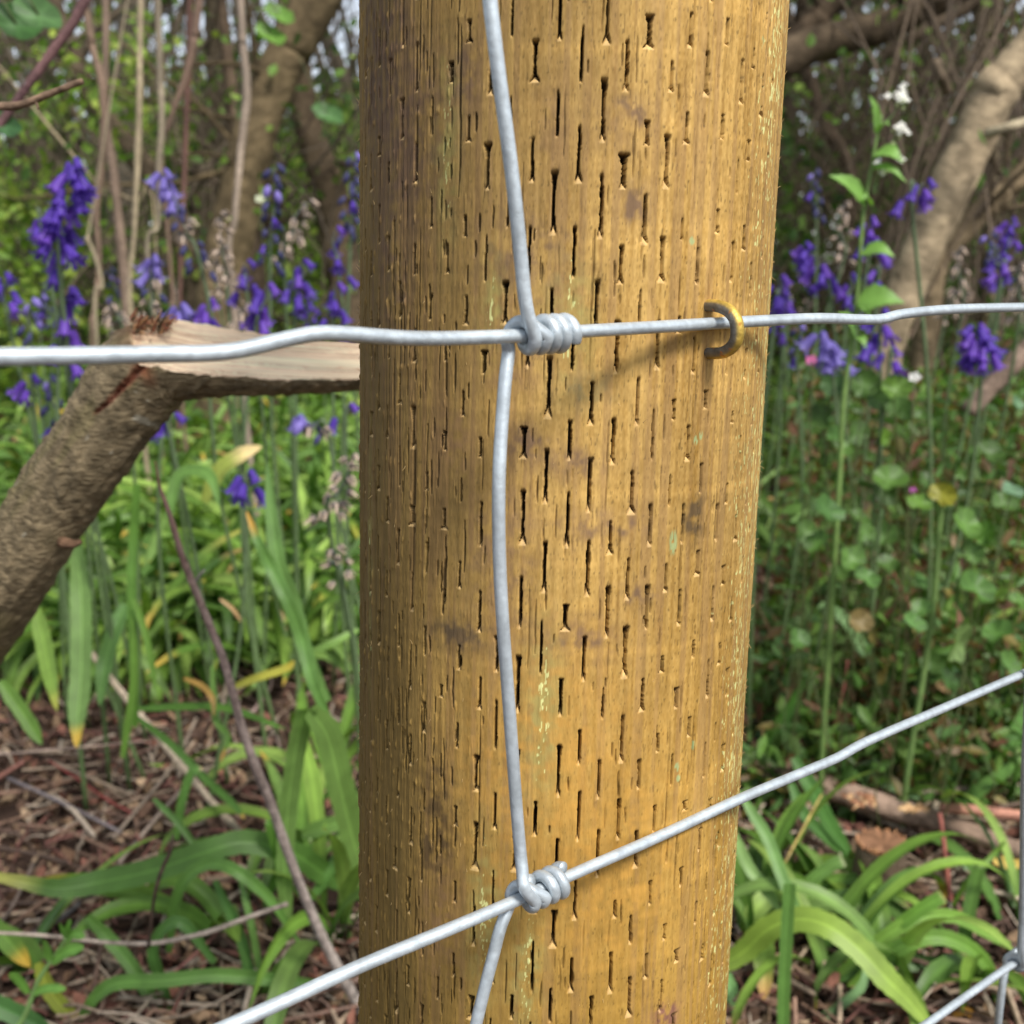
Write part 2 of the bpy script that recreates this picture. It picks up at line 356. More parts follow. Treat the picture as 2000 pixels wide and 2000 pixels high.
w2,W2=wire('line_wire',[fp(*q) for q in L2],seed=3)
L3=[(1740,2045),(1810,2000),(1890,1944),(1985,1878),(2100,1800),(2250,1712)]
w3,W3=wire('line_wire',[fp(*q) for q in L3],seed=4)
def nearest(W,q): return W[np.argmin(np.linalg.norm(W-q,axis=1))]
R2=2*WR*1.0
def coil(center,ax,a0,a1,adv,r=R2,n=16,start=0.0):
    """helix round the line wire: angle 0 = front (towards viewer), 90 = up, measured front->up"""
    ax=ax/np.linalg.norm(ax); up=np.array([0,0,1.])-ax*ax[2]; up/=np.linalg.norm(up); fr=np.cross(ax,up)
    if fr@WN<0: fr=-fr
    k=max(3,int(abs(a1-a0)/360*n)); A=np.radians(np.linspace(a0,a1,k)); t=np.linspace(0,1,k)
    return [center+ax*(start+adv*tt)+r*(math.cos(a)*fr+math.sin(a)*up) for a,tt in zip(A,t)]
def joint(W,px,py,above,below,seed=0,turns=3.1,r=WR,name='stay_wire',open_=1.0,tipr=1.0):
    c=nearest(W,fp(px,py)); i=np.argmin(np.linalg.norm(W-c,axis=1)); ax=W[min(i+4,len(W)-1)]-W[max(i-4,0)]; ax/=np.linalg.norm(ax)
    d=2*r*.98
    out=[]
    if above is not None:   # upper stay: down in front of the line wire, once round it
        P=[np.array(p) for p in above]+coil(c,ax,0,-250,d*.75,start=0)
        out.append(P)
    if below is not None:   # lower stay: up behind the line wire, over the top, then coils to the right and ends
        lead=coil(c,ax,215,60,d*.9,start=-d*1.05)
        run=coil(c,ax,20,-360*turns+0,d*turns*open_*.98,start=d*1.0)
        P=[np.array(p) for p in below]+lead+run[1:]
        out.append(P)
    return out
def stay(P,seed):
    P=np.array(P); v,f=tube_geo(P if len(P)>60 else P,WR,14,True); return P
def fz(path,off): return [fp(x,y,off) for x,y in path]
up_path=fz([(930,-420),(938,-250),(947,-120),(957,0),(966,80),(976,160),(989,255),(1000,340),(1010,430),(1018,510),(1025,580),(1033,622)],R2)
dn_back=lambda pts: fz(pts,-R2*.9)
# middle stay runs from behind knot 1 down to the front of knot 2
mid=[(993,690),(987,740),(980,830),(975,920),(974,1010),(976,1100),(981,1200),(989,1310),(998,1430),(1006,1540),(1014,1640),(1020,1700),(1024,1735)]
offs=np.interp(np.arange(len(mid)),[0,1.5,3,10,12],[-R2*.9,-R2*.6,0,0,R2])
midp=[fp(x,y,o_) for (x,y),o_ in zip(mid,offs)]
J1=joint(W1,1026,656,up_path,midp[::-1],1)
low=fz([(978,1810),(965,1860),(948,1925),(930,2000)],-R2*.5)+fz([(915,2080),(900,2200)],-R2*.3)
c2=fp(1024,1752)
J2=joint(W2,1022,1752,None,low[::-1],2,turns=2.75,open_=1.12)
def draw(name,P,seed,dark=1.0):
    P=smooth_path(P,3); v,f=tube_geo(P,WR,16,True); mb=MB(); mb.add(v,f,zc(v,seed,dark)); return mb.build(name,M_wire,fence,fo)
draw('stay_wire',J1[0],11)
ax2=(W2[60]-W2[50]); 
c2n=nearest(W2,fp(1022,1752)); i2=np.argmin(np.linalg.norm(W2-c2n,axis=1)); ax2=W2[i2+4]-W2[i2-4]
# the middle stay: knot-1 coil reversed, then down, then round the second line wire
mid_full=J1[1][::-1]+coil(c2n,ax2,0,-250,2*WR*.75,start=0)
draw('stay_wire',mid_full,12)
draw('stay_wire',J2[0],13,.92)
# stay at the right edge
J3=joint(W3,1990,1874,fz([(2024,900),(2017,1150),(2009,1350),(2001,1540),(1999,1700),(1997,1800),(1994,1850)],R2),fz([(1950,2200),(1948,2080),(1950,1995),(1958,1925)],-R2*.5),3)
for k,P in enumerate(J3): draw('stay_wire',P,14+k,.8)

# ------------------------------------------------------------------ staple
def make_staple():
    t1,h1,q1=cyl_hit(1384,598); t2,h2,q2=cyl_hit(1386,688); n=(n_s+WN*.35); n/=np.linalg.norm(n)
    up=(q1-q2); hgt=np.linalg.norm(up); up/=hgt; c=(q1+q2)/2; rr=hgt/2
    P=[q1-n*.004]
    for a in np.linspace(90,-90,15):
        a=math.radians(a); ca=math.cos(a); P.append(c+up*rr*math.copysign(abs(math.sin(a))**.85,math.sin(a))+n*(.0005+.0083*ca**.8 if ca>1e-6 else .0005))
    P.append(q2-n*.004); P=smooth_path(P,4); T,U,W_=frames(P,up)
    ns=18; a=np.linspace(0,2*np.pi,ns,endpoint=False); V=[];C=[]
    side=np.cross(up,n); side/=np.linalg.norm(side)
    for i,p in enumerate(P):
        inn=c+n*.0015-p; inn-=T[i]*(inn@T[i]); inn/=np.linalg.norm(inn)+1e-9; sd_=np.cross(T[i],inn)
        for b in a:
            ci,si=math.cos(b),math.sin(b); r=.00158; x=min(ci*r,.0011)
            V.append(p+inn*x+sd_*si*r); 
            gold=np.array([.58,.40,.08]); grey=np.array([.16,.16,.15])
            dv=inn*ci+sd_*si; sc2=.45*(dv@inn)-.9*(dv@WD)
            k=1/(1+math.exp(-(sc2-.42)*12))
            nn=random.random(); cc=gold*(.85+.3*nn)*(1-k)+grey*(.92+.16*nn)*k
            if random.random()<.02: cc=np.array([.50,.18,.03])
            C.append(cc)
    n_=len(P); Fc=[(i*ns+j,i*ns+(j+1)%ns,(i+1)*ns+(j+1)%ns,(i+1)*ns+j) for i in range(n_-1) for j in range(ns)]
    mb=MB(); mb.add(np.array(V),Fc,np.array(C)); return mb,c
mbs,sc_c=make_staple()
o=mbs.build('fence_staple',M_staple,None,sc_c); o.location=sc_c
tag(o,'yellow and grey galvanised staple hammered into the post over the upper line wire','staple')

# ------------------------------------------------------------------ the broken branch behind the post
def broken_branch():
    Y=.50
    path=[(-330,1660,.58),(-220,1490,.56),(-100,1302,.54),(0,1150,.52),(60,1058,.51),(120,968,.505),(180,878,.50),(232,796,.50),(272,738,.50),(318,706,.50),(380,700,.50),(460,704,.50),(560,709,.50),(640,710,.50),(720,710,.50),(860,705,.505),(1050,695,.51),(1250,680,.52)]
    rad=[96,93,88,84,83,83,83,85,90,84,76,68,62,56,50,42,30,12]
    P=np.array([at(*q) for q in path]); Pr=smooth_path(P,22); r=np.interp(np.linspace(0,1,len(Pr)),np.linspace(0,1,len(rad)),rad)*Y/F*.98
    T,U,W_=frames(Pr,(0.2,-1,.1)); ns=120; a=np.linspace(0,2*np.pi,ns,endpoint=False); n=len(Pr)
    tt=np.linspace(0,len(path)-1,n); arc=np.concatenate([[0],np.cumsum(np.linalg.norm(np.diff(Pr,axis=0),axis=1))])
    A,S_=np.meshgrid(a,arc); rr=r[:,None]*np.ones((1,ns))
    ca=np.cos(A); sa=np.sin(A)
    disp=.0013*(fbm(ca*3+9,S_*330+sa*2.5,91,3)-.5)+.0012*(fbm(S_*90+ca*4,sa*9+5,92,3)-.5)+.003*(fbm(S_*18,ca*1.6+sa*1.2,93,2)-.5)
    fl=np.clip(vn(ca*5+20,S_*260+sa*6,94)-.62,0,1); disp+=.0030*fl
    rr=rr+disp
    V=Pr[:,None,:]+rr[...,None]*(ca[...,None]*U[:,None,:]+sa[...,None]*W_[:,None,:])
    # split plane: normal leans towards viewer and up
    nrm=np.array([-.05,-.62,.78]); nrm/=np.linalg.norm(nrm)
    rel=V-Pr[:,None,:]; q=rel@nrm
    edge=8.85+.16*np.sin(A*3)+.10*(vn(A*9,A*0,97)-.5)
    tloc=tt[:,None]+0*A
    cut=np.interp(tloc,[0,8.3,8.75,9.2,10,14,17],[9,9,.75,.62,.40,.12,.0])
    ac_=V[...,1]*.78+V[...,2]*.62; grain=.0016*(fbm(S_*14,ac_*900,95,3)-.5)+.0006*(vn(S_*6,(V[...,1])*2600,98)-.5)
    lim=cut*r[:,None]+grain
    mask=(q>lim)&(tloc>8.55); 
    V=np.where(mask[...,None],V-(q-lim)[...,None]*nrm,V)
    px,py=project(V)
    # bark tear
    front=(ca*1>.0)
    base=np.array([.205,.16,.095]); bc=base*(1+.9*(fbm(S_*120+ca*3,sa*7+ca*2,96,3)-.5)+.5*(vn(ca*9,S_*420,99)-.5))[...,None]
    gg=sm(.45,.7,fbm(S_*35,ca*3+sa*2,100,2))[...,None]*.5; bc=bc+(np.array([.15,.13,.055])-bc)*gg
    li=(vn(S_*160,sa*10+ca*8,101)>.955)[...,None]*.6; bc=bc+(np.array([.42,.40,.32])-bc)*li
    crack=[(292,700),(270,722),(248,748),(226,768),(204,792),(184,806)]
    dmin=np.full(px.shape,1e9); wl=np.zeros(px.shape)
    for i in range(len(crack)-1):
        p0=np.array(crack[i],float); p1=np.array(crack[i+1],float); dx=p1-p0; t=np.clip(((px-p0[0])*dx[0]+(py-p0[1])*dx[1])/(dx@dx),0,1)
        dd=np.hypot(px-p0[0]-t*dx[0],py-p0[1]-t*dx[1])+3*(vn(px*.12,py*.12,5)-.5)
        wid=6.5*(1-(i+t)/(len(crack)))+1.2; z=dd/wid; wl=np.where(z<dmin,wid,wl); dmin=np.minimum(dmin,z)
    fr=(rel[...,1]<0)
    ck=np.clip(1.3-dmin,0,1)*fr*(~mask); V=V-rel/np.linalg.norm(rel,axis=-1,keepdims=True)*(ck*.004)[...,None]
    rk=np.clip(2.0-dmin,0,1)*fr*(~mask); bc=bc+(np.array([.20,.055,.035])-bc)*(rk*.8)[...,None]
    # torn reddish bark round the break
    tr=np.clip(1-np.abs(tloc-8.8)/.45,0,1)*np.clip(1-np.abs(q/r[:,None]-.6)/.5,0,1)*(~mask); bc=bc+(np.array([.26,.10,.05])-bc)*(tr*.9)[...,None]
    wood=np.array([.93,.70,.47]); ac_=V[...,1]*.78+V[...,2]*.62; streak=fbm(S_*9,ac_*700,102,3); wc=wood*(1+.6*(streak-.5))[...,None]
    ds=sm(.56,.66,fbm(S_*7+3,ac_*1100,103,2))[...,None]*.55; wc=wc+(np.array([.42,.22,.13])-wc)*ds
    rn=np.clip(1-(tloc-8.4)/.75,0,1)[...,None]*sm(.3,.6,vn(S_*500,A*30,104))[...,None]; wc=wc+(np.array([.33,.11,.06])-wc)*rn*.9
    C=np.where(mask[...,None],wc,bc); C=np.clip(C,.01,.9)
    idx=np.arange(n*ns).reshape(n,ns); I0=idx[:-1];I1=idx[1:]; Fq=np.stack([I0,np.roll(I0,-1,1),np.roll(I1,-1,1),I1],-1).reshape(-1,4)
    fm=mask.reshape(-1)[Fq].sum(1)>=3
    return V.reshape(-1,3),Fq,C.reshape(-1,3),fm
V,Fq,C,fm=broken_branch()
br=empty('broken_branch',at(0,1400,.5),'snapped brown branch bent over behind the post with pale split wood showing','branch'); bo=np.array(br.location)
def sub(V,Fq,C,sel):
    f=Fq[sel]; u,inv=np.unique(f,return_inverse=True); return V[u],inv.reshape(f.shape),C[u]
v,f,c=sub(V,Fq,C,~fm); obj('bark',mesh_from('bark',v-bo,f,M_bark,c),br)
v,f,c=sub(V,Fq,C,fm); obj('split_wood',mesh_from('split_wood',v-bo,f,M_split,c),br)
mb=MB()   # small snag, torn fibres at the break
for (x,y,L,an) in [(134,1062,.006,-20)]:
    p=at(x,y,.49); P=smooth_path([p+np.array([-.005,0.004,0]),p+np.array([.002,0,.0]),p+np.array([.006,0,.001])],4); v_,f_=tube_geo(P,[.0028,.002,.0012],8,True,.3,4); mb.add(v_,f_,(.17,.10,.06))
mb.build('snag',M_bark,br,bo)
mb=MB(); rs=np.random.default_rng(5)
for k in range(150):
    x=rs.uniform(255,330); y=rs.uniform(622,650)+(x-262)*.05; p=at(x,y,.50-rs.uniform(-.008,.01)); d=np.array([rs.uniform(.2,1),rs.uniform(-.8,.2),rs.uniform(-.2,.8)]); L=rs.uniform(.002,.008)
    P=smooth_path([p,p+d*L*.6,p+d*L+np.array([0,0,rs.uniform(-.001,.001)])],2); v_,f_=tube_geo(P,np.linspace(.0007,.0002,len(P)),4,False); mb.add(v_,f_,[np.array([.33,.13,.07]),np.array([.5,.28,.14]),np.array([.12,.09,.05])][rs.integers(3)])
o=mb.build('torn_fibres',M_split,br,bo); tag(o,kind='stuff')
# ------------------------------------------------------------------ vegetation helpers
UP=np.array([0,0,1.])
def strap_geo(P,wd,N=None,col=(.07,.17,.03),tip=(.07,.17,.03),tipk=.12,fold=.25,twist=0,base=(.10,.22,.05),n=5,blunt=.0,nx=5):
    """a long leaf: 5 points across, keeled, tapering to its tip"""
    P=smooth_path(P,n); m=len(P); T=np.gradient(P,axis=0); T/=np.linalg.norm(T,axis=1)[:,None]+1e-12
    N=np.array((0,-.6,.8) if N is None else N,float); t=np.linspace(0,1,m)
    wv=wd*np.minimum(1,.55+t*2.2)*np.clip((1-t)/.30+blunt,0,1)**.6; V=[];C=[]
    for i in range(m):
        s_=np.cross(T[i],N); q=np.linalg.norm(s_); s_=s_/q if q>1e-6 else np.array([1,0,0.]); nn=np.cross(s_,T[i])
        if twist: a=twist*t[i]; s_,nn=s_*math.cos(a)+nn*math.sin(a),nn*math.cos(a)-s_*math.sin(a)
        c=np.array(base)*(1-min(1,t[i]*3))+np.array(col)*min(1,t[i]*3); k=np.clip((t[i]-(1-tipk))/max(tipk*.5,.01),0,1); c=c*(1-k)+np.array(tip)*k
        for q_,x in enumerate(np.linspace(-1,1,nx)):
            V.append(P[i]+s_*x*wv[i]*.5*(1+(.05*math.sin(i*2.3+nx) if abs(x)>.9 else 0))+nn*abs(x)*fold*wv[i]*.5); C.append(c*(1.32 if abs(x)<1e-6 else (.95 if abs(x)<.9 else 1.04))*((.86 if q_%2 else 1.1) if nx>5 else 1))
    Fc=[(i*nx+j,i*nx+j+1,(i+1)*nx+j+1,(i+1)*nx+j) for i in range(m-1) for j in range(nx-1)]
    return np.array(V),Fc,np.array(C)
GREENS=[(.085,.17,.025),(.125,.23,.035),(.17,.28,.045),(.075,.15,.03),(.22,.33,.07),(.15,.25,.06)]
def leafcol(r): 
    c=np.array(GREENS[r.integers(len(GREENS))])*r.uniform(.8,1.25); return c
TIPY=[(.55,.38,.07),(.45,.28,.10),(.35,.34,.06)]
def arch(p,az,L,el,droop,r,n=7):
    P=[np.array(p,float)]; e=el; step=L/n; d_az=r.normal(0,.12)
    for i in range(n):
        P.append(P[-1]+step*np.array([math.cos(az)*math.cos(e),math.sin(az)*math.cos(e),math.sin(e)])); e-=droop/n*(1+i*.25); az+=d_az/n
        g=float(gz(P[-1][0],P[-1][1]))+.006
        if P[-1][2]<g: P[-1][2]=g; e=max(e,-.05)
    return P
def clump(mb,x,y,r,nl,L0,w0,el=(.7,1.45),droop=(.5,2.2)):
    z=float(gz(x,y))
    for i in range(nl):
        az=r.uniform(0,2*np.pi); P=arch((x+r.normal(0,.006),y+r.normal(0,.006),z-.005),az,L0*r.uniform(.6,1.15),r.uniform(*el),r.uniform(*droop),r)
        c=leafcol(r); yt=r.random()<.22
        mb.add(*strap_geo(P,w0*r.uniform(.7,1.2),N=(math.cos(az)*-.3+r.normal(0,.3),-.2+r.normal(0,.3),1),col=c,tip=TIPY[r.integers(3)] if yt else c,tipk=r.uniform(.05,.25),fold=r.uniform(.1,.45),twist=r.normal(0,.5),n=2))
def cloud(centers,size,r,cols,flat=.3,asp=.6):
    """many small folded leaves, numpy"""
    n=len(centers); a=r.normal(size=(n,3)); a/=np.linalg.norm(a,axis=1)[:,None]; b=r.normal(size=(n,3)); b[:,2]+=flat; b=np.cross(a,b); b/=np.linalg.norm(b,axis=1)[:,None]; c=np.cross(a,b)
    s=size*r.uniform(.6,1.35,n)[:,None]; t=np.array(centers)
    V=np.stack([t-a*s, t-a*s*.25+b*s*asp+c*s*.18, t+a*s*.45+b*s*asp*.75+c*s*.12, t+a*s*1.05, t+a*s*.45-b*s*asp*.75+c*s*.12, t-a*s*.25-b*s*asp+c*s*.18],1)
    cc=np.array(cols)[r.integers(len(cols),size=n)]*r.uniform(.65,1.35,n)[:,None]
    C=np.repeat(cc,6,0); i=np.arange(n)[:,None]*6
    Fq=np.concatenate([i+np.array([0,1,2,3]),i+np.array([0,3,4,5])])
    return V.reshape(-1,3),Fq,C
def npobj(name,V,Fq,C,mat,parent=None,off=(0,0,0)):
    return obj(name,mesh_from(name,V-np.array(off),Fq,mat,C,False),parent)
def single(name,mb,mat,label,cat,group=None,kind=None,loc=None,smooth=True):
    V=np.vstack(mb.v); l=loc if loc is not None else V[np.argmin(V[:,2])]
    o=mb.build(name,mat,None,l,smooth); o.location=l; return tag(o,label,cat,group,kind)
# ------------------------------------------------------------------ trees, trunks and stems behind
def trunk(name,path,radii,label,cat,col=(.16,.13,.09),crown=None,twigs=0,seed=1,group=None,wob=.12,mat=None,ns=14,extend=True,topL=1.2):
    """path: (px,py,Y); the foot is carried down into the ground, the top on upwards"""
    r=np.random.default_rng(seed); P=[at(*q) for q in path]; rad=[q*p[2]/F for q,p in zip(radii,path)]
    if P[0][2]<P[-1][2]: P=P[::-1]; rad=rad[::-1]
    if extend:
        p=P[-1]; P.append(np.array([p[0]+r.normal(0,.02),p[1]+.02,float(gz(p[0],p[1]))-.05])); rad.append(rad[-1]*1.15)
        d=P[0]-P[1]; d/=np.linalg.norm(d); P.insert(0,P[0]+d*topL); rad.insert(0,rad[0]*.6)
    Q=smooth_path(P,6); rr=np.interp(np.linspace(0,1,len(Q)),np.linspace(0,1,len(rad)),rad)
    v,f=tube_geo(Q,rr,ns,True,wob,seed); c=np.array(col)*(1+.9*(fbm(v[:,0]*40+v[:,1]*30,v[:,2]*22,seed,3)-.5)[:,None]); 
    li=(vn(v[:,0]*60+v[:,1]*40,v[:,2]*50,seed+3)>.8)[:,None]; c=np.where(li,c*1.5,c)
    root=empty(name,Q[-1],label,cat,group)
    mb=MB(); mb.add(v,f,np.clip(c,.01,.8)); mb.build('trunk' if cat=='tree' else 'stem',mat or M_trunk,root,Q[-1])
    top=Q[0]
    if twigs:
        mb=MB(); ends=[]
        for k in range(twigs):
            i=r.integers(0,max(2,int(len(Q)*.6))); p=Q[i]; L=r.uniform(.15,.7); d=r.normal(size=3); d[2]=abs(d[2])*.7+.1; d[1]*=.6; d/=np.linalg.norm(d)
            S=[p]; 
            for j in range(4): d=d+r.normal(0,.22,3); d/=np.linalg.norm(d); S.append(S[-1]+d*L/4)
            mb=MB(); v,f=tube_geo(smooth_path(S,2),np.linspace(min(.0065,rr[i]*.3),.0008,9),5,False); mb.add(v,f,np.array(col)*r.uniform(.45,.8)); ends+= [np.array(S[-1]),np.array(S[-2]),np.array(S[-3])]
            mb.build('limb',M_trunk,root,Q[-1])
        if crown:
            n,spread,size,cols=crown; E=np.array(ends); cen=E[r.integers(len(E),size=n)]+r.normal(0,spread,(n,3))
            V,Fq,C=cloud(cen,size,r,cols); npobj('crown',V,Fq,C,M_far,root,Q[-1])
    return root
HG=[(.10,.19,.03),(.15,.26,.04),(.07,.14,.025),(.20,.30,.06),(.05,.10,.025)]
cr=lambda n=500,s=.16,z=.012:(int(n*.6),s,z,HG)
T=trunk
T('leaning_tree',[(640,-40,2.3),(560,110,2.3),(510,225,2.3),(478,340,2.3),(450,470,2.3),(432,600,2.3),(425,700,2.3)],[40,41,42,42,44,48,52],'thick brown leaning tree trunk left of the post with a pale lichen patch','tree',(.135,.10,.055),cr(350),9,11)
T('dark_tree',[(575,60,2.9),(600,240,2.9),(640,360,2.9),(670,520,2.9),(690,640,2.9)],[22,26,32,36,40],'dark crooked tree just left of the post, behind the leaning trunk','tree',(.09,.065,.04),cr(400),8,12)
T('forked_tree',[(470,340,2.7),(480,430,2.7),(495,520,2.7),(500,660,2.7)],[15,20,24,26],'dark thin tree rising behind the foot of the leaning trunk','tree',(.085,.06,.04),cr(400),8,13,topL=.5)
T('grey_tree',[(262,-30,3.4),(255,120,3.4),(238,260,3.4),(235,420,3.4),(240,600,3.4)],[28,28,30,32,34],'grey brown upright tree among the pale stems on the left','tree',(.15,.13,.10),cr(500),10,14)
T('slanting_tree',[(115,40,3.0),(150,130,3.0),(200,220,3.0),(260,300,3.0),(330,400,3.0),(380,560,3.0)],[18,19,20,22,24,28],'dark slanting tree leaning to the left behind the pale stems','tree',(.10,.075,.05),cr(500),9,15)
T('shadowed_tree',[(420,60,3.6),(425,200,3.6),(400,330,3.6),(395,560,3.6)],[20,24,28,34],'dim upright tree between the pale stems and the leaning trunk','tree',(.09,.07,.045),cr(500),9,16)
VC=(.30,.23,.16)
def vine(path,w,label,col=VC,seed=1,ns=8): return T('woody_stem',path,[q*.8 for q in w],label,'stem',tuple(np.array(col)*.8),seed=seed,group='thin bare stems left of the post',wob=.22,mat=M_twig,ns=ns,topL=.6)
vine([(165,10,1.75),(180,90,1.75),(200,170,1.75),(203,260,1.75),(196,340,1.75),(188,420,1.75),(193,520,1.75),(185,600,1.75),(182,700,1.75)],[8,8,9,10,9,8,7,6,6],'brown wavy stem rising just right of the tallest bluebell',(.25,.17,.12),21)
vine([(206,-20,1.8),(206,140,1.8),(206,230,1.8),(222,340,1.8),(232,440,1.8),(245,560,1.8),(250,680,1.8)],[8,8,10,11,11,13,14],'thicker brown stem crossing behind the wavy one',(.24,.17,.125),22)
vine([(275,-20,1.65),(273,180,1.65),(268,330,1.65),(262,460,1.65),(257,640,1.65)],[6,7,7,6,6],'straight pale straw coloured stem',(.42,.34,.22),23)
vine([(307,-20,1.8),(312,120,1.8),(316,230,1.8),(310,330,1.8),(308,440,1.8),(290,530,1.8)],[7,8,8,7,6,5],'grey brown stem ending behind the leaning bluebell',(.29,.24,.17),24)
vine([(392,-20,1.9),(378,80,1.9),(362,150,1.9),(340,210,1.9),(325,260,1.9),(318,330,1.9)],[9,9,8,6,5,4],'reddish brown stem slanting down to the left',(.23,.15,.11),25)
vine([(370,30,2.0),(368,130,2.0),(364,240,2.0),(358,400,2.0),(352,560,2.0)],[7,8,7,6,5],'dark red brown upright stem in the middle of the group',(.17,.09,.07),26)
vine([(468,-20,1.6),(475,90,1.6),(482,180,1.6),(474,260,1.6),(466,340,1.6),(458,430,1.6),(452,560,1.6)],[9,9,10,9,8,8,7],'knobbly pale stem in front of the leaning tree',(.33,.26,.20),27)
vine([(165,330,1.8),(190,360,1.8),(225,375,1.8),(270,395,1.8),(300,410,1.8)],[3,3,3,2,2],'hair thin pale tendril looping between the stems',(.36,.29,.18),28)
vine([(186,620,1.7),(200,560,1.7),(185,500,1.7),(172,460,1.7),(182,400,1.7)],[4,4,4,3,3],'thin twisting tendril beside the tall bluebell',(.40,.33,.22),29)
T('bramble',[(172,-10,1.0),(140,50,1.0),(100,105,1.0),(60,160,1.0),(20,215,1.0),(-60,330,1.0)],[9,9,9,8,8,8],'purple brown arching bramble stem at the top left corner','bramble',(.16,.085,.085),seed=30,wob=.1,mat=M_twig,extend=False)
# right hand side
T('pale_birch',[(2040,70,1.7),(1955,165,1.7),(1900,270,1.7),(1850,380,1.7),(1805,480,1.7),(1765,580,1.7),(1735,660,1.7),(1722,740,1.7)],[38,40,40,40,38,36,34,34],'pale leaning tree trunk with rough bark at the right','tree',(.30,.235,.15),None,0,41,wob=.14)
T('dark_limb_tree',[(1400,260,2.3),(1540,115,2.3),(1640,75,2.3),(1740,45,2.3),(1850,-10,2.3),(1950,-60,2.3)],[34,33,32,28,26,24],'heavy dark limb sweeping up from behind the post at the top right','tree',(.075,.055,.035),cr(350),14,42)
T('forked_limb_tree',[(1450,220,2.4),(1540,90,2.4),(1600,30,2.4),(1660,-40,2.4)],[24,26,24,22],'steeper dark limb hugging the right edge of the post','tree',(.07,.05,.032),cr(350),10,43)
T('thin_limb_tree',[(1700,125,2.5),(1790,70,2.5),(1880,20,2.5),(1960,-30,2.5)],[8,10,11,12],'thin dark branch running parallel below the heavy limb','tree',(.08,.06,.04),cr(300),10,44,extend=False)
T('brown_tree',[(2060,280,2.0),(1960,375,2.0),(1900,430,2.0),(1850,490,2.0),(1820,560,2.0)],[20,22,22,22,24],'brown leaning trunk behind the pale one at the right edge','tree',(.20,.15,.09),cr(200),6,45)
T('upright_tree',[(1925,-40,2.8),(1922,90,2.8),(1930,250,2.8),(1940,480,2.8)],[14,15,17,20],'slender olive brown tree at the upper right','tree',(.16,.13,.08),cr(400),10,46)
T('back_tree',[(1570,120,3.0),(1610,240,3.0),(1660,340,3.0),(1650,520,3.0)],[10,12,14,16],'thin dark tree beside the white flowered plant','tree',(.09,.065,.045),cr(500),10,47)
T('leaning_branch',[(2080,610,1.25),(1990,700,1.25),(1935,755,1.25),(1890,805,1.25)],[18,19,18,17],'grey brown cut branch lying against the herbs at the right edge','branch',(.20,.145,.11),seed=48,extend=False)
for k,(a,b) in enumerate([((1850,178,1.62),(1828,120,1.62)),((1925,262,1.62),(2010,235,1.62))]):
    T('side_branch',[a,((a[0]+b[0])/2,(a[1]+b[1])/2,1.6),b],[10,9,8],['short dark branch stub on the upper side of the pale trunk','short pale branch leaving the pale trunk to the right'][k],'branch',[(.12,.09,.06),(.32,.27,.18)][k],seed=50+k,extend=False,ns=8)
# brown hanging thicket at the upper right, twiggy undergrowth left
def thicket(x0,x1,y0,y1,Y0,Y1,n,col,label,seed,lean=.5,w=(.0012,.004)):
    r=np.random.default_rng(seed); mb=MB()
    for i in range(n):
        Y_=r.uniform(Y0,Y1); p=at(r.uniform(x0,x1),r.uniform(y0,y1),Y_); L=r.uniform(.2,.7); d=np.array([r.normal(0,lean),r.normal(0,.3),1.]); d/=np.linalg.norm(d); S=[p-d*L/2]
        for j in range(4): d=d+r.normal(0,.13,3); d/=np.linalg.norm(d); S.append(S[-1]+d*L/4)
        v,f=tube_geo(smooth_path(S,2),r.uniform(*w)*np.linspace(1,.5,9),4,False); mb.add(v,f,np.array(col)*r.uniform(.5,1.4))
    single('thicket',mb,M_twig,label,'thicket',kind='stuff')
thicket(1740,2100,-60,620,1.9,2.6,230,(.13,.095,.065),'mass of brown hanging twigs behind the pale trunk',61,.28)
thicket(1500,1900,-60,620,2.6,3.6,420,(.11,.08,.05),'dark twiggy undergrowth right of the post',62,.8)
thicket(-150,760,-40,650,2.6,4.2,620,(.13,.10,.07),'fine twiggy undergrowth left of the post',63,.8)
# hedge bushes: each a thing, far wood behind as one mass
def bush(px,Y,h,w_,n,cols,label,seed,size=.018,dn=.5):
    r=np.random.default_rng(seed); h*=.86; x=(px-1000)/F*Y/cp; z0=float(gz(x,Y)); b=np.array([x,Y,z0-.03]); root=empty('hedge_shrub',b,label,'shrub','shrubs behind the bluebells')
    mb=MB(); ends=[]
    for k in range(12):
        d=np.array([r.normal(0,.35),r.normal(0,.35),1.]); d/=np.linalg.norm(d); S=[b+np.array([r.normal(0,.05),r.normal(0,.05),0])]; L=h*r.uniform(.6,1)
        for j in range(5): d=d+r.normal(0,.2,3); d[2]=abs(d[2]); d/=np.linalg.norm(d); S.append(S[-1]+d*L/5); 
        ends+=S[1:]; v,f=tube_geo(smooth_path(S,2),np.linspace(.011,.002,11),6,False); mb.add(v,f,np.array([.13,.10,.07])*r.uniform(.6,1.3))
    mb.build('branches',M_trunk,root,b)
    cl=np.array(ends)[r.integers(len(ends),size=26)]+r.normal(0,1,(26,3))*[w_*.45,.22,h*.16]
    cen=cl[r.integers(26,size=n)]+r.normal(0,1,(n,3))*np.array([.09,.09,.08]); cen=cen[cen[:,2]>z0]
    V,Fq,C=cloud(cen,size,r,cols); npobj('foliage',V,Fq,C,M_far,root,b)
YG=[(.17,.28,.04),(.25,.36,.06),(.12,.21,.035),(.32,.40,.08)]; GD=[(.09,.17,.035),(.13,.22,.04),(.06,.12,.025),(.18,.26,.05)]; DG=[(.05,.11,.025),(.08,.15,.03),(.04,.085,.02),(.11,.19,.035)]
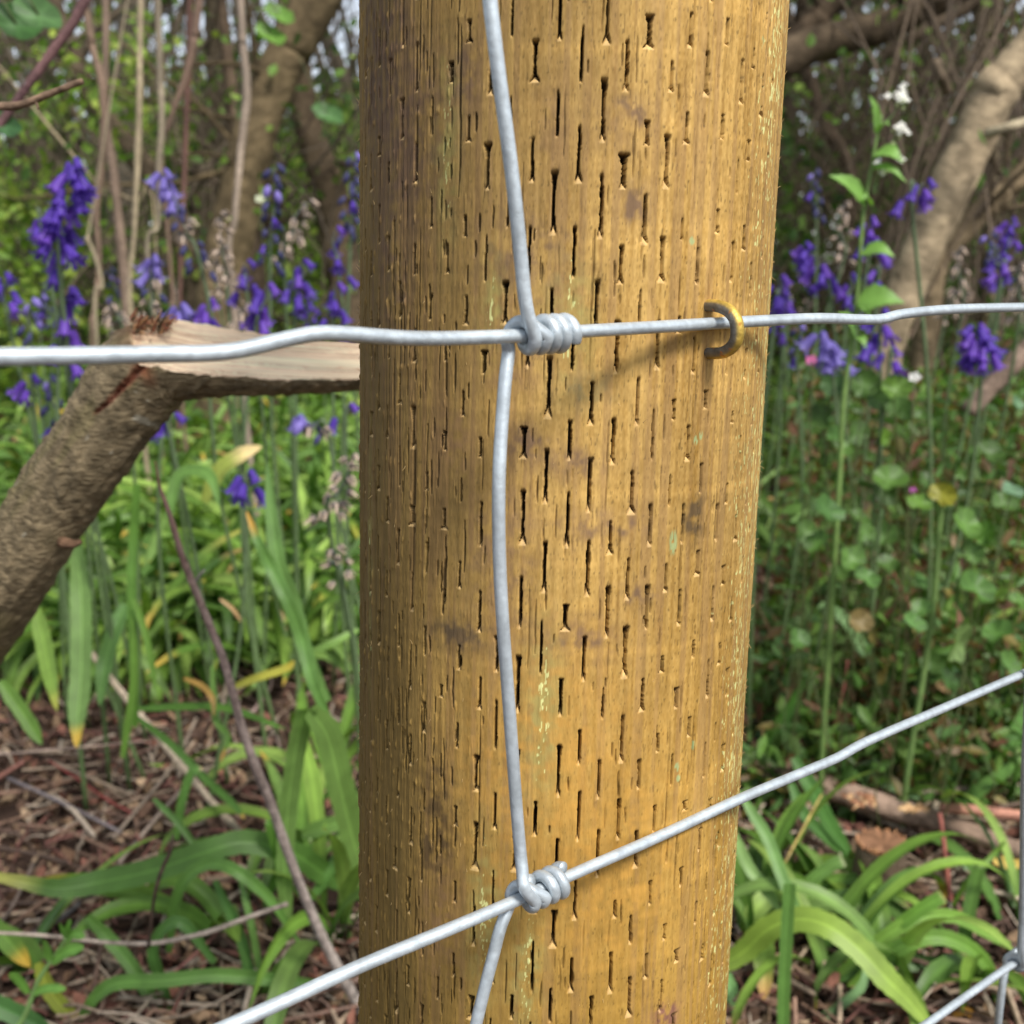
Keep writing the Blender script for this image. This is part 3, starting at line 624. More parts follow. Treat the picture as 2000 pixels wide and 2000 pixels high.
for i,(px,Y,h,w_,n,cols,lb) in enumerate([(-60,3.0,1.15,.6,4200,YG,'bright green shrub at the left edge behind the bramble'),(90,3.6,1.25,.6,4500,YG,'yellow green shrub behind the tallest bluebell'),(330,4.2,1.2,.7,4500,YG,'leafy green shrub behind the bare stems'),
    (560,3.9,1.1,.5,3800,YG,'fresh green shrub between the leaning trunk and the post'),(700,4.4,1.3,.6,2000,DG,'dark leafed shrub close to the left side of the post'),(430,3.3,.62,.4,1300,YG,'low bright shrub at the foot of the leaning tree'),
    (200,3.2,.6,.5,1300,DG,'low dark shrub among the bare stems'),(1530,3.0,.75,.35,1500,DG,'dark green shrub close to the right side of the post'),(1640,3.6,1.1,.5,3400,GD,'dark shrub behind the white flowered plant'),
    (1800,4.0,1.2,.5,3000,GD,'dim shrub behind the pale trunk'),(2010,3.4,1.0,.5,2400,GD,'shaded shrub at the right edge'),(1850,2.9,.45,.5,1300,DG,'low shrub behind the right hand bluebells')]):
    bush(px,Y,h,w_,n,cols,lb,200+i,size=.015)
def far_wood():
    r=np.random.default_rng(77); n=30000; x=r.uniform(-6.5,6.5,n); y=r.uniform(5.2,9,n); z=r.uniform(.1,1,n)
    top=.95+1.15*fbm(x*1.1+4,y*.3,5,3)+(y-5)*.14; top=np.where((x/y>-.40)&(x/y<-.12),np.minimum(top,1.30),top); hh=z*top; keep=(fbm(x*1.5,hh*1.7,8,3)>.36)|(hh<1.1); c=np.stack([x,y,hh+.2],1)[keep]
    V,Fq,C=cloud(c,.045,r,[(.10,.17,.035),(.16,.25,.05),(.06,.10,.03),(.10,.08,.05),(.20,.28,.06)])
    o=npobj('far_wood',V,Fq,C,M_far); tag(o,'distant leafy woodland closing off the view','woodland',kind='stuff')
    mb=MB()
    for k in range(150):
        x0=r.uniform(-6,6); y0=r.uniform(4.6,9); S=[np.array([x0,y0,.1])]; d=np.array([r.normal(0,.25),0,1.])
        for j in range(5): d=d+r.normal(0,.14,3); d/=np.linalg.norm(d); S.append(S[-1]+d*.7)
        v,f=tube_geo(smooth_path(S,2),r.uniform(.02,.06)*np.linspace(1,.4,11),6,False); mb.add(v,f,np.array([.10,.08,.055])*r.uniform(.5,1.3))
    single('far_trunks',mb,M_trunk,'blurred mass of far tree stems in the wood','woodland',kind='stuff')
far_wood()
def canopy():   # unseen leaf canopy added overhead to shade the background
    r=np.random.default_rng(78); n=9000; x=r.uniform(-5,5,n); y=r.uniform(1.6,6.4,n); z=r.uniform(3.2,4.2,n); keep=fbm(x*1.3,y*1.3,9)>.42
    V,Fq,C=cloud(np.stack([x,y,z],1)[keep],.075,r,HG); o=npobj('shade_canopy',V,Fq,C,M_far); tag(o,'unseen green leaf canopy added overhead to shade the wood','woodland',kind='stuff')
canopy()
# ------------------------------------------------------------------ litter and twigs on the soil
def litter():
    r=np.random.default_rng(9); mbs=MB(); n=0
    cols=[(.20,.12,.075),(.13,.08,.055),(.30,.20,.12),(.09,.055,.04),(.38,.27,.17),(.22,.10,.07)]
    V=[];Fq=[];C=[]; k=0
    N=15000; y=.5+2.0*r.random(N)**1.3; x=(r.uniform(-.62,.62,N))*(y+.1); z=gz(x,y)+r.uniform(.0,.012,N)
    cen=np.stack([x,y,z],1); Va,Fa,Ca=cloud(cen,.0075,r,cols,asp=.5)
    Va[:,2]=np.maximum(Va[:,2],gz(Va[:,0],Va[:,1])+.0005); o=npobj('leaf_litter',Va,Fa,Ca,M_dry); tag(o,'brown crumbled leaf litter covering the soil','litter',kind='stuff')
    mb=MB()
    for i in range(6500):
        y=.5+1.5*r.random()**1.2; x=r.uniform(-.6,.6)*(y+.1); L=r.choice([.02,.05,.11],p=[.5,.38,.12])*r.uniform(.6,1.3); a=r.uniform(0,np.pi); dx=np.array([math.cos(a),math.sin(a),0])*L/2; b=r.normal(0,.12)*L
        P=np.array([[x,y,0]-dx,[x-dx[1]*b*8,y+dx[0]*b*8,0],[x,y,0]+dx]); P[:,2]=gz(P[:,0],P[:,1])+r.uniform(.001,.016)+r.normal(0,.004,3)
        c=np.array([(.26,.16,.11),(.16,.10,.075),(.36,.27,.19),(.20,.09,.07),(.42,.34,.26),(.12,.08,.06)][r.integers(6)])*r.uniform(.7,1.2)
        v,f=tube_geo(smooth_path(P,2),r.uniform(.0005,.0014)*(1+L*7),4,False); mb.add(v,f,c)
    single('twig_litter',mb,M_twig,'tangle of fine dead twigs and needles over the soil','litter',kind='stuff')
litter()
def stick(path,w,label,col=(.25,.19,.14),name='twig',cat='twig',seed=1,mat=None,side=(),ns=10,wob=.18,tipcol=None,group=None,soil=False):
    P=[at(*q) for q in path]
    if soil: P=[ghit(q[0],q[1]+soil*F/ghit(q[0],q[1])[1])+np.array([0,0,soil]) for q in path]
    Q=smooth_path(P,6); dep=np.array([p[1] for p in P]); rad=np.array(w)*.5*dep/F; rr=np.interp(np.linspace(0,1,len(Q)),np.linspace(0,1,len(rad)),rad)
    v,f=tube_geo(Q,rr,ns,True,wob,seed); n_=len(Q); t=np.repeat(np.linspace(0,1,n_),ns)[:,None]
    c=np.array(col)*(1+1.0*(fbm(v[:,0]*260+v[:,2]*200,v[:,2]*150+v[:,1]*90,seed,3)-.5)[:,None])
    if tipcol is not None: c=c*t**.5+np.array(tipcol)*(1-t**.5)
    sp_=(vn(v[:,0]*700,v[:,2]*700+v[:,1]*500,seed+9)>.86)[:,None]; c=np.where(sp_,c*.5,c)
    mb=MB(); mb.add(v,f,np.clip(c,.01,.8))
    for (i,dx,dz,L) in side:
        p=Q[int(i*(n_-1))]; d=np.array([dx,-.1,dz],float); d/=np.linalg.norm(d); S=smooth_path([p,p+d*L*.5+np.array([0,0,L*.05]),p+d*L],3); v,f=tube_geo(S,np.linspace(rr[int(i*(n_-1))]*.5,.0006,len(S)),6); mb.add(v,f,np.array(col)*.9)
    return single(name,mb,mat or M_twig,label,cat,group,loc=Q[np.argmin(Q[:,2])])
stick([(303,900,.60),(312,950,.60),(330,1000,.60),(352,1075,.60),(372,1130,.605),(405,1210,.61),(440,1300,.61),(472,1420,.615),(500,1500,.62),(530,1575,.63),(575,1700,.64),(620,1810,.65),(665,1900,.66),(712,1985,.67),(760,2080,.67)],[3,6,10,14,15,16,17,19,20,20,21,22,23,24,25],'long bare sapling stem slanting down to the post, red at its tip and grey below',(.34,.30,.265),'sapling_stem','stem',1,tipcol=(.22,.07,.045),side=[(.30,.5,.6,.012)])
stick([(562,1765,.648),(490,1790,.645),(400,1822,.64),(300,1842,.64),(200,1840,.63),(100,1828,.63),(-40,1820,.62)],[10,11,11,10,9,8,7],'grey twig branching left off the sapling stem near the bottom',(.34,.28,.23),seed=2)
stick([(338,1632,.60),(333,1660,.60),(318,1695,.60),(305,1735,.60),(296,1790,.61),(290,1850,.62)],[5,9,8,9,7,8],'small dark broken twig standing up behind the grey one',(.085,.055,.04),seed=3,wob=.4)
stick([(178,1275,.95),(250,1368,.93),(330,1465,.90),(400,1550,.88),(478,1635,.86)],[13,15,15,15,16],'pale tan dead stalk slanting across the litter on the left',(.42,.34,.25),'dead_stalk','stalk',4)
stick([(-60,1478,.9),(0,1473,.9),(120,1463,.9),(285,1447,.9)],[6,6,5,3],'thin pale twig lying level at the left edge',(.40,.30,.24),seed=5)
stick([(-60,218,.46),(0,208,.46),(35,206,.46),(85,188,.46),(125,172,.46),(162,158,.46)],[15,15,15,13,12,11],'short snapped twig poking in at the upper left edge',(.20,.13,.085),seed=6,side=[(.55,.2,-.6,.004)])
stick([(95,1485,.95),(150,1520,.95),(210,1562,.93),(262,1590,.92)],[4,5,5,5],'slender red stalk over the litter on the left',(.30,.07,.06),'red_stalk','stalk',7)
for i,(a,b,c_,w_,col,lb) in enumerate([((20,1515),(120,1560),(240,1620),7,(.20,.17,.17),'dark grey twig below the thin pale one'),((385,1400),(340,1490),(225,1630),7,(.33,.26,.2),'bent pale twig crossing the tan stalk'),
    ((365,1530),(310,1590),(235,1680),8,(.33,.26,.21),'pale twig sloping to the left above the long leaf'),((60,1820),(130,1780),(160,1755),8,(.22,.19,.2),'bluish grey twig under the grey side twig'),
    ((330,1900),(400,1840),(440,1800),6,(.28,.12,.10),'reddish twig near the bottom left'),((0,1800),(30,1760),(70,1680),8,(.2,.15,.12),'short brown twig at the lower left edge'),((440,1270),(530,1320),(495,1390),6,(.40,.28,.25),'crooked pinkish stalk left of the folded leaf'),
    ((540,1430),(560,1500),(545,1560),5,(.28,.21,.18),'small forked twig beside the folded leaf')]):
    stick([(*a,0),(*b,0),(*c_,0)],[w_]*3,lb,col,seed=20+i,soil=.02)
# right hand ground objects
def logpiece(path,w,label,col,name,cat,seed,soil=.0,**k):
    return stick([(x,y,0) for x,y in path],w,label,col,name,cat,seed,soil=soil or .03,ns=20,wob=.16,mat=M_trunk if max(w)>24 else M_twig,**k)
logpiece([(1380,1465),(1450,1480),(1540,1512),(1620,1535),(1700,1560),(1770,1583),(1840,1600),(1920,1630),(2010,1662),(2120,1700)],[40,42,46,48,48,46,42,40,40,38],'long grey brown fallen branch with torn orange bark patches right of the post',(.27,.19,.14),'fallen_branch','branch',31,.03)
logpiece([(1560,1358),(1660,1355),(1740,1358),(1800,1368)],[22,26,26,22],'reddish brown fallen branch lying farther back among the leaves',(.26,.15,.11),'fallen_branch','branch',32,.02)
stick([(1838,1576,.86),(1900,1582,.86),(2000,1594,.86),(2090,1604,.86)],[20,22,23,24],'smooth pinkish cut stem lying across the fallen branch',(.40,.19,.13),'fallen_stick','stick',33)
stick([(1835,1588,.80),(1842,1640,.79),(1850,1700,.78),(1856,1760,.77)],[10,12,12,10],'knotted red stem hanging from the fallen branch',(.30,.10,.075),'dead_shoot','shoot',34,wob=.5)
stick([(1855,1760,.765),(1860,1840,.76),(1866,1950,.75)],[6,5,5],'thin grey twig below the knotted red stem',(.36,.31,.28),seed=35)
stick([(1605,1552,.84),(1570,1615,.82),(1530,1690,.80),(1492,1750,.78)],[5,5,5,5],'thin straw yellow stalk leaning to the right beside the post',(.48,.36,.12),'straw_stalk','stalk',36)
stick([(1573,1762,.80),(1620,1785,.79),(1665,1812,.78),(1705,1830,.77)],[18,19,18,17],'short reddish brown peeled stick on the litter right of the post',(.26,.11,.07),'peeled_stick','stick',37)
stick([(1625,1870,.76),(1660,1842,.76),(1718,1800,.76)],[9,9,8],'thin red brown twig crossing the peeled stick',(.24,.10,.08),seed=38)
stick([(1797,1868,.72),(1812,1910,.72),(1838,1945,.72),(1880,2020,.71)],[17,20,19,18],'grey brown broken stick near the lower right corner',(.30,.21,.14),'broken_stick','stick',39)
stick([(1915,1985,.69),(1960,1955,.69),(2010,1925,.69)],[16,15,14],'short pale stick behind the corner wire',(.38,.28,.21),'broken_stick','stick',40)
stick([(1435,1805,.74),(1470,1870,.73),(1500,1930,.72),(1518,2010,.71)],[6,6,5,5],'slender dark twig curving down beside the post foot',(.13,.10,.09),seed=41)
stick([(1672,1880,.72),(1680,1940,.72),(1700,2010,.71)],[8,8,7],'short pale dead stem behind the broad yellow leaf',(.42,.35,.27),seed=42)
stick([(1700,1790,.8),(1800,1780,.8),(1940,1765,.8)],[8,8,6],'long grey twig lying behind the leaves at the right',(.33,.29,.28),seed=43)
stick([(1797,1215,1.1),(1798,1290,1.1),(1802,1390,1.1)],[7,7,6],'upright pale twig beside the large round leaf',(.42,.36,.32),seed=44)
stick([(1735,1100,1.05),(1770,1170,1.05),(1830,1290,1.04),(1900,1380,1.03)],[6,7,8,9],'arching red brown bramble shoot among the round leaves',(.24,.10,.06),'bramble_shoot','stem',45)
stick([(1655,1290,1.0),(1650,1330,1.0),(1635,1400,1.0),(1622,1470,1.0)],[5,5,5,5],'slim dark red seedling stem right of the post',(.20,.07,.05),'seedling_stem','stem',46)
# torn bark on the fallen branch as its own pieces of bark is part of it
fb=[o for o in bpy.data.objects if o.name=='fallen_branch'][0]
mb=MB(); r=np.random.default_rng(8)
for (cx,cy,nn,spx,spy,cs) in [(1675,1545,22,26,12,[(.30,.14,.07),(.45,.28,.14),(.20,.09,.05)]),(1765,1562,14,24,5,[(.55,.36,.18),(.42,.24,.11)]),(1820,1560,9,10,7,[(.5,.4,.28),(.28,.13,.07)])]:
    for i in range(nn):
        p=ghit(cx+r.normal(0,spx*.6),cy+r.normal(0,spy*.5)+100)+np.array([0,-.012,.046]); d=np.array([1,.1,-.25])+r.normal(0,.35,3); d/=np.linalg.norm(d); L=r.uniform(.004,.013)
        mb.add(*strap_geo([p-d*L/2,p+np.array([0,-.002,.002]),p+d*L/2],r.uniform(.002,.005),N=(0,-1,.6),col=cs[r.integers(len(cs))],tip=cs[0],base=cs[0],fold=.3,n=2))
o=mb.build('torn_bark',M_split,fb,fb.location)
tag(o,'orange torn bark flakes',kind='stuff')
def stump():
    p=ghit(1712,1790); rad=52*p[1]/F; r=np.random.default_rng(4); h=.062; root=empty('cut_stump',p,'small sawn tree stump with an orange cut top among the leaves at the right','stump')
    P=[p+UP*z for z in np.linspace(-.02,h,12)]; v,f=tube_geo(P,np.linspace(rad*1.15,rad,12),32,False,.1,3); c=np.array([.14,.10,.07])*(1+.8*(fbm(v[:,0]*200,v[:,2]*120,3,3)-.5))[:,None]
    mb=MB(); mb.add(v,f,c); mb.build('bark',M_trunk,root,p)
    a=np.linspace(0,2*np.pi,33)[:-1]; V=[p+UP*(h+.001)]; 
    for q in (.5,1.0): V+= [p+UP*(h+.001+.003*r.random())+rad*q*.98*np.array([math.cos(t),math.sin(t),0]) for t in a]
    Fc=[(0,1+j,1+(j+1)%32) for j in range(32)]+[(1+j,33+j,33+(j+1)%32,1+(j+1)%32) for j in range(32)]
    mb=MB(); mb.add(V,Fc,np.array([.27,.14,.075])*r.uniform(.5,1.3,(65,1))); 
    mb.build('cut_face',M_split,root,p)
    mb=MB()
    for k in range(60):
        t=r.uniform(0,2*np.pi); q=p+UP*h+rad*np.array([math.cos(t),math.sin(t),0]); mb.add(*strap_geo([q,q+UP*.003,q+UP*r.uniform(.002,.005)+r.normal(0,.001,3)],.0022,N=(0,-1,.3),col=(.36,.17,.08),tip=(.5,.3,.15),base=(.3,.14,.07),n=1))
    o=mb.build('torn_rim',M_split,root,p); tag(o,kind='stuff')
stump()
# ------------------------------------------------------------------ strap leaves
GC='green strap leaves arching over the ground'
def pleaf(path,wpx,label,col=(.10,.21,.035),tip=None,tipk=.12,fold=.22,twist=0,N=(0,-.8,.6),blunt=.0,name='bluebell_leaf',n=7):
    P=[at(*q) for q in path]; Y=np.mean([p[1] for p in P]); mb=MB(); mb.add(*strap_geo(P,wpx*Y/F,N=N,col=col,tip=tip or col,tipk=tipk,fold=fold,twist=twist,n=n,blunt=blunt,base=col,nx=13))
    return single(name,mb,M_leaf,label,'leaf',GC)
YT=(.60,.40,.06)
pleaf([(765,1700,.80),(690,1720,.78),(640,1710,.76),(570,1665,.74),(480,1645,.73),(400,1665,.72),(300,1700,.72),(200,1722,.72),(120,1735,.71),(40,1722,.70),(-60,1700,.70)],50,'long horizontal strap leaf reaching the left edge, its end yellowed',(.085,.18,.035),(.42,.42,.10),.16)
pleaf([(560,1800,.74),(555,1700,.73),(560,1600,.72),(575,1480,.70),(592,1400,.69),(602,1384,.685)],42,'upright strap leaf rising to a sharp fold beside the post',(.20,.34,.09),blunt=1.0,N=(.5,-.8,.3))
pleaf([(604,1386,.686),(640,1440,.70),(665,1540,.72),(690,1640,.75),(720,1740,.78)],60,'broad leaf half hanging from the sharp fold towards the post',(.17,.29,.07),blunt=1.0,N=(.5,-.8,.3))
pleaf([(330,1860,.72),(350,1740,.71),(400,1690,.71),(460,1700,.70),(530,1760,.70),(590,1850,.70)],26,'arched green leaf under the long horizontal one',(.12,.25,.05))
pleaf([(300,1560,.8),(350,1610,.79),(400,1680,.78)],14,'narrow leaf tucked between litter twigs left of centre',(.09,.19,.04))
pleaf([(150,2010,.66),(185,1950,.66),(230,1920,.66),(320,1915,.66),(420,1905,.67),(520,1912,.68),(620,1925,.69),(740,1960,.70)],30,'long low leaf running right along the bottom left to the post',(.12,.25,.05),fold=.3)
pleaf([(420,1880,.68),(350,1800,.68),(300,1850,.68),(320,1930,.68),(345,2020,.67)],26,'narrow leaf dropping off the bottom edge left of the post',(.08,.18,.04))
pleaf([(170,1790,.7),(210,1830,.7),(260,1890,.69),(300,1960,.68),(330,2030,.67)],30,'leaf slanting down to the right at the bottom left',(.10,.21,.04))
pleaf([(-40,1790,.68),(10,1830,.68),(60,1890,.68)],42,'short green leaf with yellow edge at the lower left edge',(.13,.24,.045),YT,.3)
pleaf([(-60,1940,.64),(20,1975,.64),(110,2020,.64)],44,'dark leaf crossing the bottom left corner',(.06,.16,.035))
pleaf([(75,1880,.66),(95,1930,.66),(130,1975,.66),(170,2010,.66)],34,'yellowing leaf with an orange base near the bottom left corner',(.28,.33,.05),YT,.3)
pleaf([(150,1060,.95),(158,1150,.94),(160,1230,.92),(158,1330,.9),(152,1400,.88),(150,1462,.86)],44,'broad pale leaf hanging straight down on the left with an orange tip',(.17,.29,.08),YT,.16)
pleaf([(70,1190,.98),(85,1250,.96),(95,1300,.94),(112,1390,.9)],34,'shorter pale leaf hanging left of the orange tipped one',(.20,.33,.06),(.4,.42,.08),.15)
pleaf([(245,1180,.96),(225,1230,.94),(205,1300,.93),(195,1380,.9)],34,'grey green leaf hanging right of the orange tipped one',(.11,.22,.06))
pleaf([(0,1330,.88),(50,1400,.87),(82,1455,.86)],30,'leaf sloping in from the left edge above the litter',(.13,.25,.04))
pleaf([(470,1300,.86),(455,1180,.85),(440,1090,.84),(490,1040,.84),(478,1000,.835)],1,'short stub of a leaf hidden by taller ones') if 0 else None
pleaf([(640,1400,.72),(610,1330,.72),(590,1250,.73),(560,1170,.73),(530,1110,.74),(505,1060,.74),(482,1000,.75)],26,'tall leaf leaning left with an orange yellow tip',(.13,.26,.06),(.62,.36,.06),.14,blunt=.05)
pleaf([(640,1370,.75),(600,1280,.75),(575,1180,.76),(545,1100,.76),(530,1000,.77),(522,900,.78)],30,'tallest strap leaf rising left of the post',(.15,.28,.075))
pleaf([(265,1420,.86),(262,1300,.86),(258,1150,.87),(262,1050,.88),(268,945,.88)],20,'straight narrow green leaf rising under the broken branch',(.12,.25,.04),blunt=.6)
pleaf([(240,1480,.84),(262,1330,.85),(258,1200,.86)],18,'thin leaf with a drooping point left of the sapling stem',(.14,.27,.04))
pleaf([(262,1170,.86),(290,1260,.85),(306,1360,.84)],14,'fine green leaf crossing the narrow upright one',(.14,.27,.04))
pleaf([(330,1010,.92),(345,940,.93),(370,920,.93),(410,930,.92),(430,990,.9)],26,'curled over leaf behind the sapling tip',(.14,.27,.06))
pleaf([(400,980,1.0),(430,920,1.0),(470,890,1.0),(512,872,1.0)],34,'cream and yellow withered leaf tip under the broken branch',(.30,.36,.07),(.80,.62,.30),.5)
pleaf([(700,1230,.85),(640,1260,.84),(600,1275,.84)],16,'green leaf pointing in from the post edge',(.16,.28,.06))
pleaf([(450,1345,.84),(500,1325,.83),(560,1305,.83),(575,1290,.83)],18,'bright yellow leaf lying on the litter beside the sapling',(.42,.40,.06),(.52,.42,.06),.4)
pleaf([(360,1325,.88),(395,1340,.87),(415,1365,.86),(418,1400,.86)],12,'orange curled dead leaf on the litter left of centre',(.45,.27,.07),(.5,.33,.14),.4)
pleaf([(430,1170,.9),(455,1190,.9),(472,1215,.9)],8,'tiny tan withered leaf in the greenery left of centre',(.45,.28,.13))
pleaf([(260,1385,.9),(360,1380,.88),(450,1385,.87),(560,1425,.85)],16,'slim leaf lying level across the litter',(.09,.20,.03))
pleaf([(265,1400,.88),(330,1450,.86),(400,1520,.84),(455,1570,.82),(478,1600,.81)],16,'long slim leaf slanting right beside the tan stalk',(.08,.18,.03),YT,.1)
pleaf([(345,1640,.82),(355,1570,.82),(375,1510,.82),(398,1500,.82)],20,'upright leaf with a tan tip crossing the tan stalk',(.13,.27,.06),(.55,.42,.25),.14)
pleaf([(415,1300,.9),(420,1400,.88),(445,1440,.87),(430,1490,.86)],14,'drooping leaf end with rusty tip on the litter',(.12,.24,.04),(.5,.25,.06),.2)
pleaf([(520,1760,.74),(545,1690,.73),(530,1620,.72),(520,1600,.72)],22,'short leaf behind the sapling stem',(.11,.24,.04))
pleaf([(500,2010,.69),(520,1930,.69),(555,1880,.69),(585,1870,.69)],20,'leaf curving up at the bottom left of the post',(.15,.28,.05))
pleaf([(700,1600,.78),(650,1690,.76),(600,1770,.75)],24,'leaf coming from behind the post down to the left',(.11,.24,.05))
pleaf([(590,1630,.78),(650,1610,.78),(720,1590,.78)],34,'broad leaf entering from behind the post',(.13,.24,.05))
pleaf([(420,1720,.72),(470,1830,.71),(490,1920,.70),(500,2010,.69)],24,'green leaf falling to the bottom edge left of centre',(.085,.2,.04))
pleaf([(470,1720,.71),(490,1800,.7),(505,1880,.7),(520,1960,.69)],16,'second narrow falling leaf beside it',(.15,.28,.07))
# right side
pleaf([(1350,1905,.70),(1440,1868,.69),(1500,1815,.68),(1560,1795,.67),(1620,1810,.66),(1680,1855,.65),(1730,1910,.64),(1775,1955,.635),(1812,2000,.63)],54,'very broad yellow green leaf arching down at the lower right',(.24,.36,.055),(.26,.38,.06),.1,fold=.12,blunt=.15)
pleaf([(1530,2080,.60),(1530,1950,.60),(1535,1840,.60),(1542,1725,.60)],28,'upright cut leaf standing against the arching broad one',(.11,.23,.05),blunt=1.0)
pleaf([(1560,1780,.70),(1530,1720,.71),(1500,1640,.73),(1470,1590,.74),(1440,1540,.75)],26,'leaf rising to the left towards the post edge',(.14,.27,.07))
pleaf([(1430,1620,.74),(1460,1690,.73),(1495,1735,.72),(1530,1790,.71)],26,'pale green thick stalk like leaf beside the post',(.20,.33,.10))
pleaf([(1680,1870,.70),(1740,1820,.70),(1800,1775,.70),(1842,1750,.70)],28,'cut leaf pointing up right with a pale sliced end',(.12,.25,.035),(.42,.45,.16),.05,blunt=1.0)
pleaf([(1640,1900,.70),(1700,1850,.70),(1780,1800,.70),(1860,1790,.71),(1940,1830,.72),(2030,1880,.73)],28,'bright leaf sweeping over to the right edge',(.17,.31,.05),fold=.3)
pleaf([(1660,1930,.69),(1740,1860,.69),(1820,1830,.69),(1890,1850,.69),(1935,1900,.69),(1945,1960,.68)],34,'broad glossy leaf bending down before the corner knot',(.15,.29,.045),fold=.3)
pleaf([(1580,1930,.70),(1680,1890,.70),(1780,1880,.70),(1880,1900,.7),(1960,1950,.7)],36,'dark leaf lying under the glossy bending one',(.075,.17,.03))
pleaf([(1560,1745,.78),(1620,1720,.78),(1690,1720,.77),(1740,1745,.76),(1778,1775,.75)],26,'leaf arching right in front of the stump',(.15,.28,.05),(.3,.36,.1),.15)
pleaf([(1560,1755,.76),(1630,1750,.76),(1690,1765,.75),(1745,1800,.74)],24,'second leaf arching below the one before the stump',(.12,.24,.04),(.35,.38,.12),.15)
pleaf([(1555,1750,.78),(1590,1715,.78),(1625,1690,.78),(1648,1680,.78)],26,'short leaf with a pale cut end left of the stump',(.14,.27,.06),(.35,.42,.2),.12,blunt=1.0)
pleaf([(1690,1760,.76),(1700,1720,.76),(1710,1688,.76)],22,'short upright cut leaf in front of the stump',(.13,.27,.06),blunt=1.0)
pleaf([(1450,1530,1.0),(1490,1460,1.0),(1540,1390,1.0),(1575,1320,1.0)],26,'dark leaf rising right beside the post above the fallen branch',(.07,.18,.025))
pleaf([(1550,1480,.92),(1585,1540,.9),(1620,1610,.87),(1670,1680,.84)],34,'dark leaf crossing under the fallen branch to the stump',(.06,.16,.025))
pleaf([(1545,1530,.9),(1570,1590,.88),(1620,1640,.86),(1665,1680,.84)],26,'narrower dark leaf beside it running to the stump',(.06,.16,.025))
pleaf([(1620,1490,.98),(1690,1515,.96),(1760,1545,.94),(1800,1560,.93)],18,'blue green leaf lying over the fallen branch',(.17,.30,.13))
pleaf([(1875,1570,.95),(1920,1540,.95),(1960,1480,.96),(1990,1420,.97),(2010,1360,.98)],34,'dark upright leaf at the right edge above the pink stem',(.09,.21,.035))
pleaf([(1870,1580,.93),(1930,1530,.93),(2000,1480,.93)],26,'leaf beside it leaning out of the right edge',(.12,.25,.05))
pleaf([(1560,1400,1.05),(1620,1385,1.04),(1700,1410,1.03),(1760,1425,1.02)],18,'light green leaf curving over the farther fallen branch',(.20,.33,.06))
pleaf([(1710,1350,1.05),(1740,1370,1.04),(1780,1400,1.03)],18,'short bright leaf beyond the slanting wire',(.16,.30,.04))
pleaf([(1600,1180,1.05),(1650,1210,1.04),(1680,1260,1.03),(1692,1290,1.02)],26,'pale arched leaf between the post and the round leaves',(.16,.30,.10))
pleaf([(1700,1300,1.05),(1760,1295,1.04),(1850,1305,1.03),(1890,1320,1.02)],20,'long level blue green leaf behind the round leaves',(.11,.23,.09))
pleaf([(1450,1490,.97),(1480,1560,.95),(1470,1600,.94)],20,'small leaf hugging the right side of the post',(.13,.27,.06))
pleaf([(1840,1690,.85),(1920,1700,.85),(2020,1725,.85)],20,'grey green leaf lying level near the right edge',(.20,.32,.16))
pleaf([(1940,1680,.82),(1980,1690,.82),(2030,1700,.82)],26,'yellow fallen leaf at the right edge',(.60,.42,.09),YT,.4)
pleaf([(1540,1890,.71),(1600,1950,.70),(1700,1975,.69),(1800,1995,.68)],14,'thin yellow ribbon leaf near the bottom right',(.42,.33,.04),(.6,.36,.05),.4)
pleaf([(1420,1900,.69),(1435,1960,.68),(1455,2030,.67)],28,'green leaf at the bottom beside the post',(.14,.29,.09))
pleaf([(1860,1985,.66),(1890,1975,.66),(1915,2010,.66)],16,'orange curled leaf scrap by the corner wire',(.60,.30,.05),YT,.3)
pleaf([(1860,1770,.76),(1890,1720,.76),(1940,1670,.77),(1965,1640,.77)],12,'thin green stalk leaning right with a pale tip',(.12,.22,.03),(.5,.42,.2),.05)
pleaf([(1640,2030,.66),(1600,2000,.66),(1680,1930,.67),(1690,1880,.68)],20,'narrow pale leaf rising behind the broad yellow one',(.17,.31,.12))
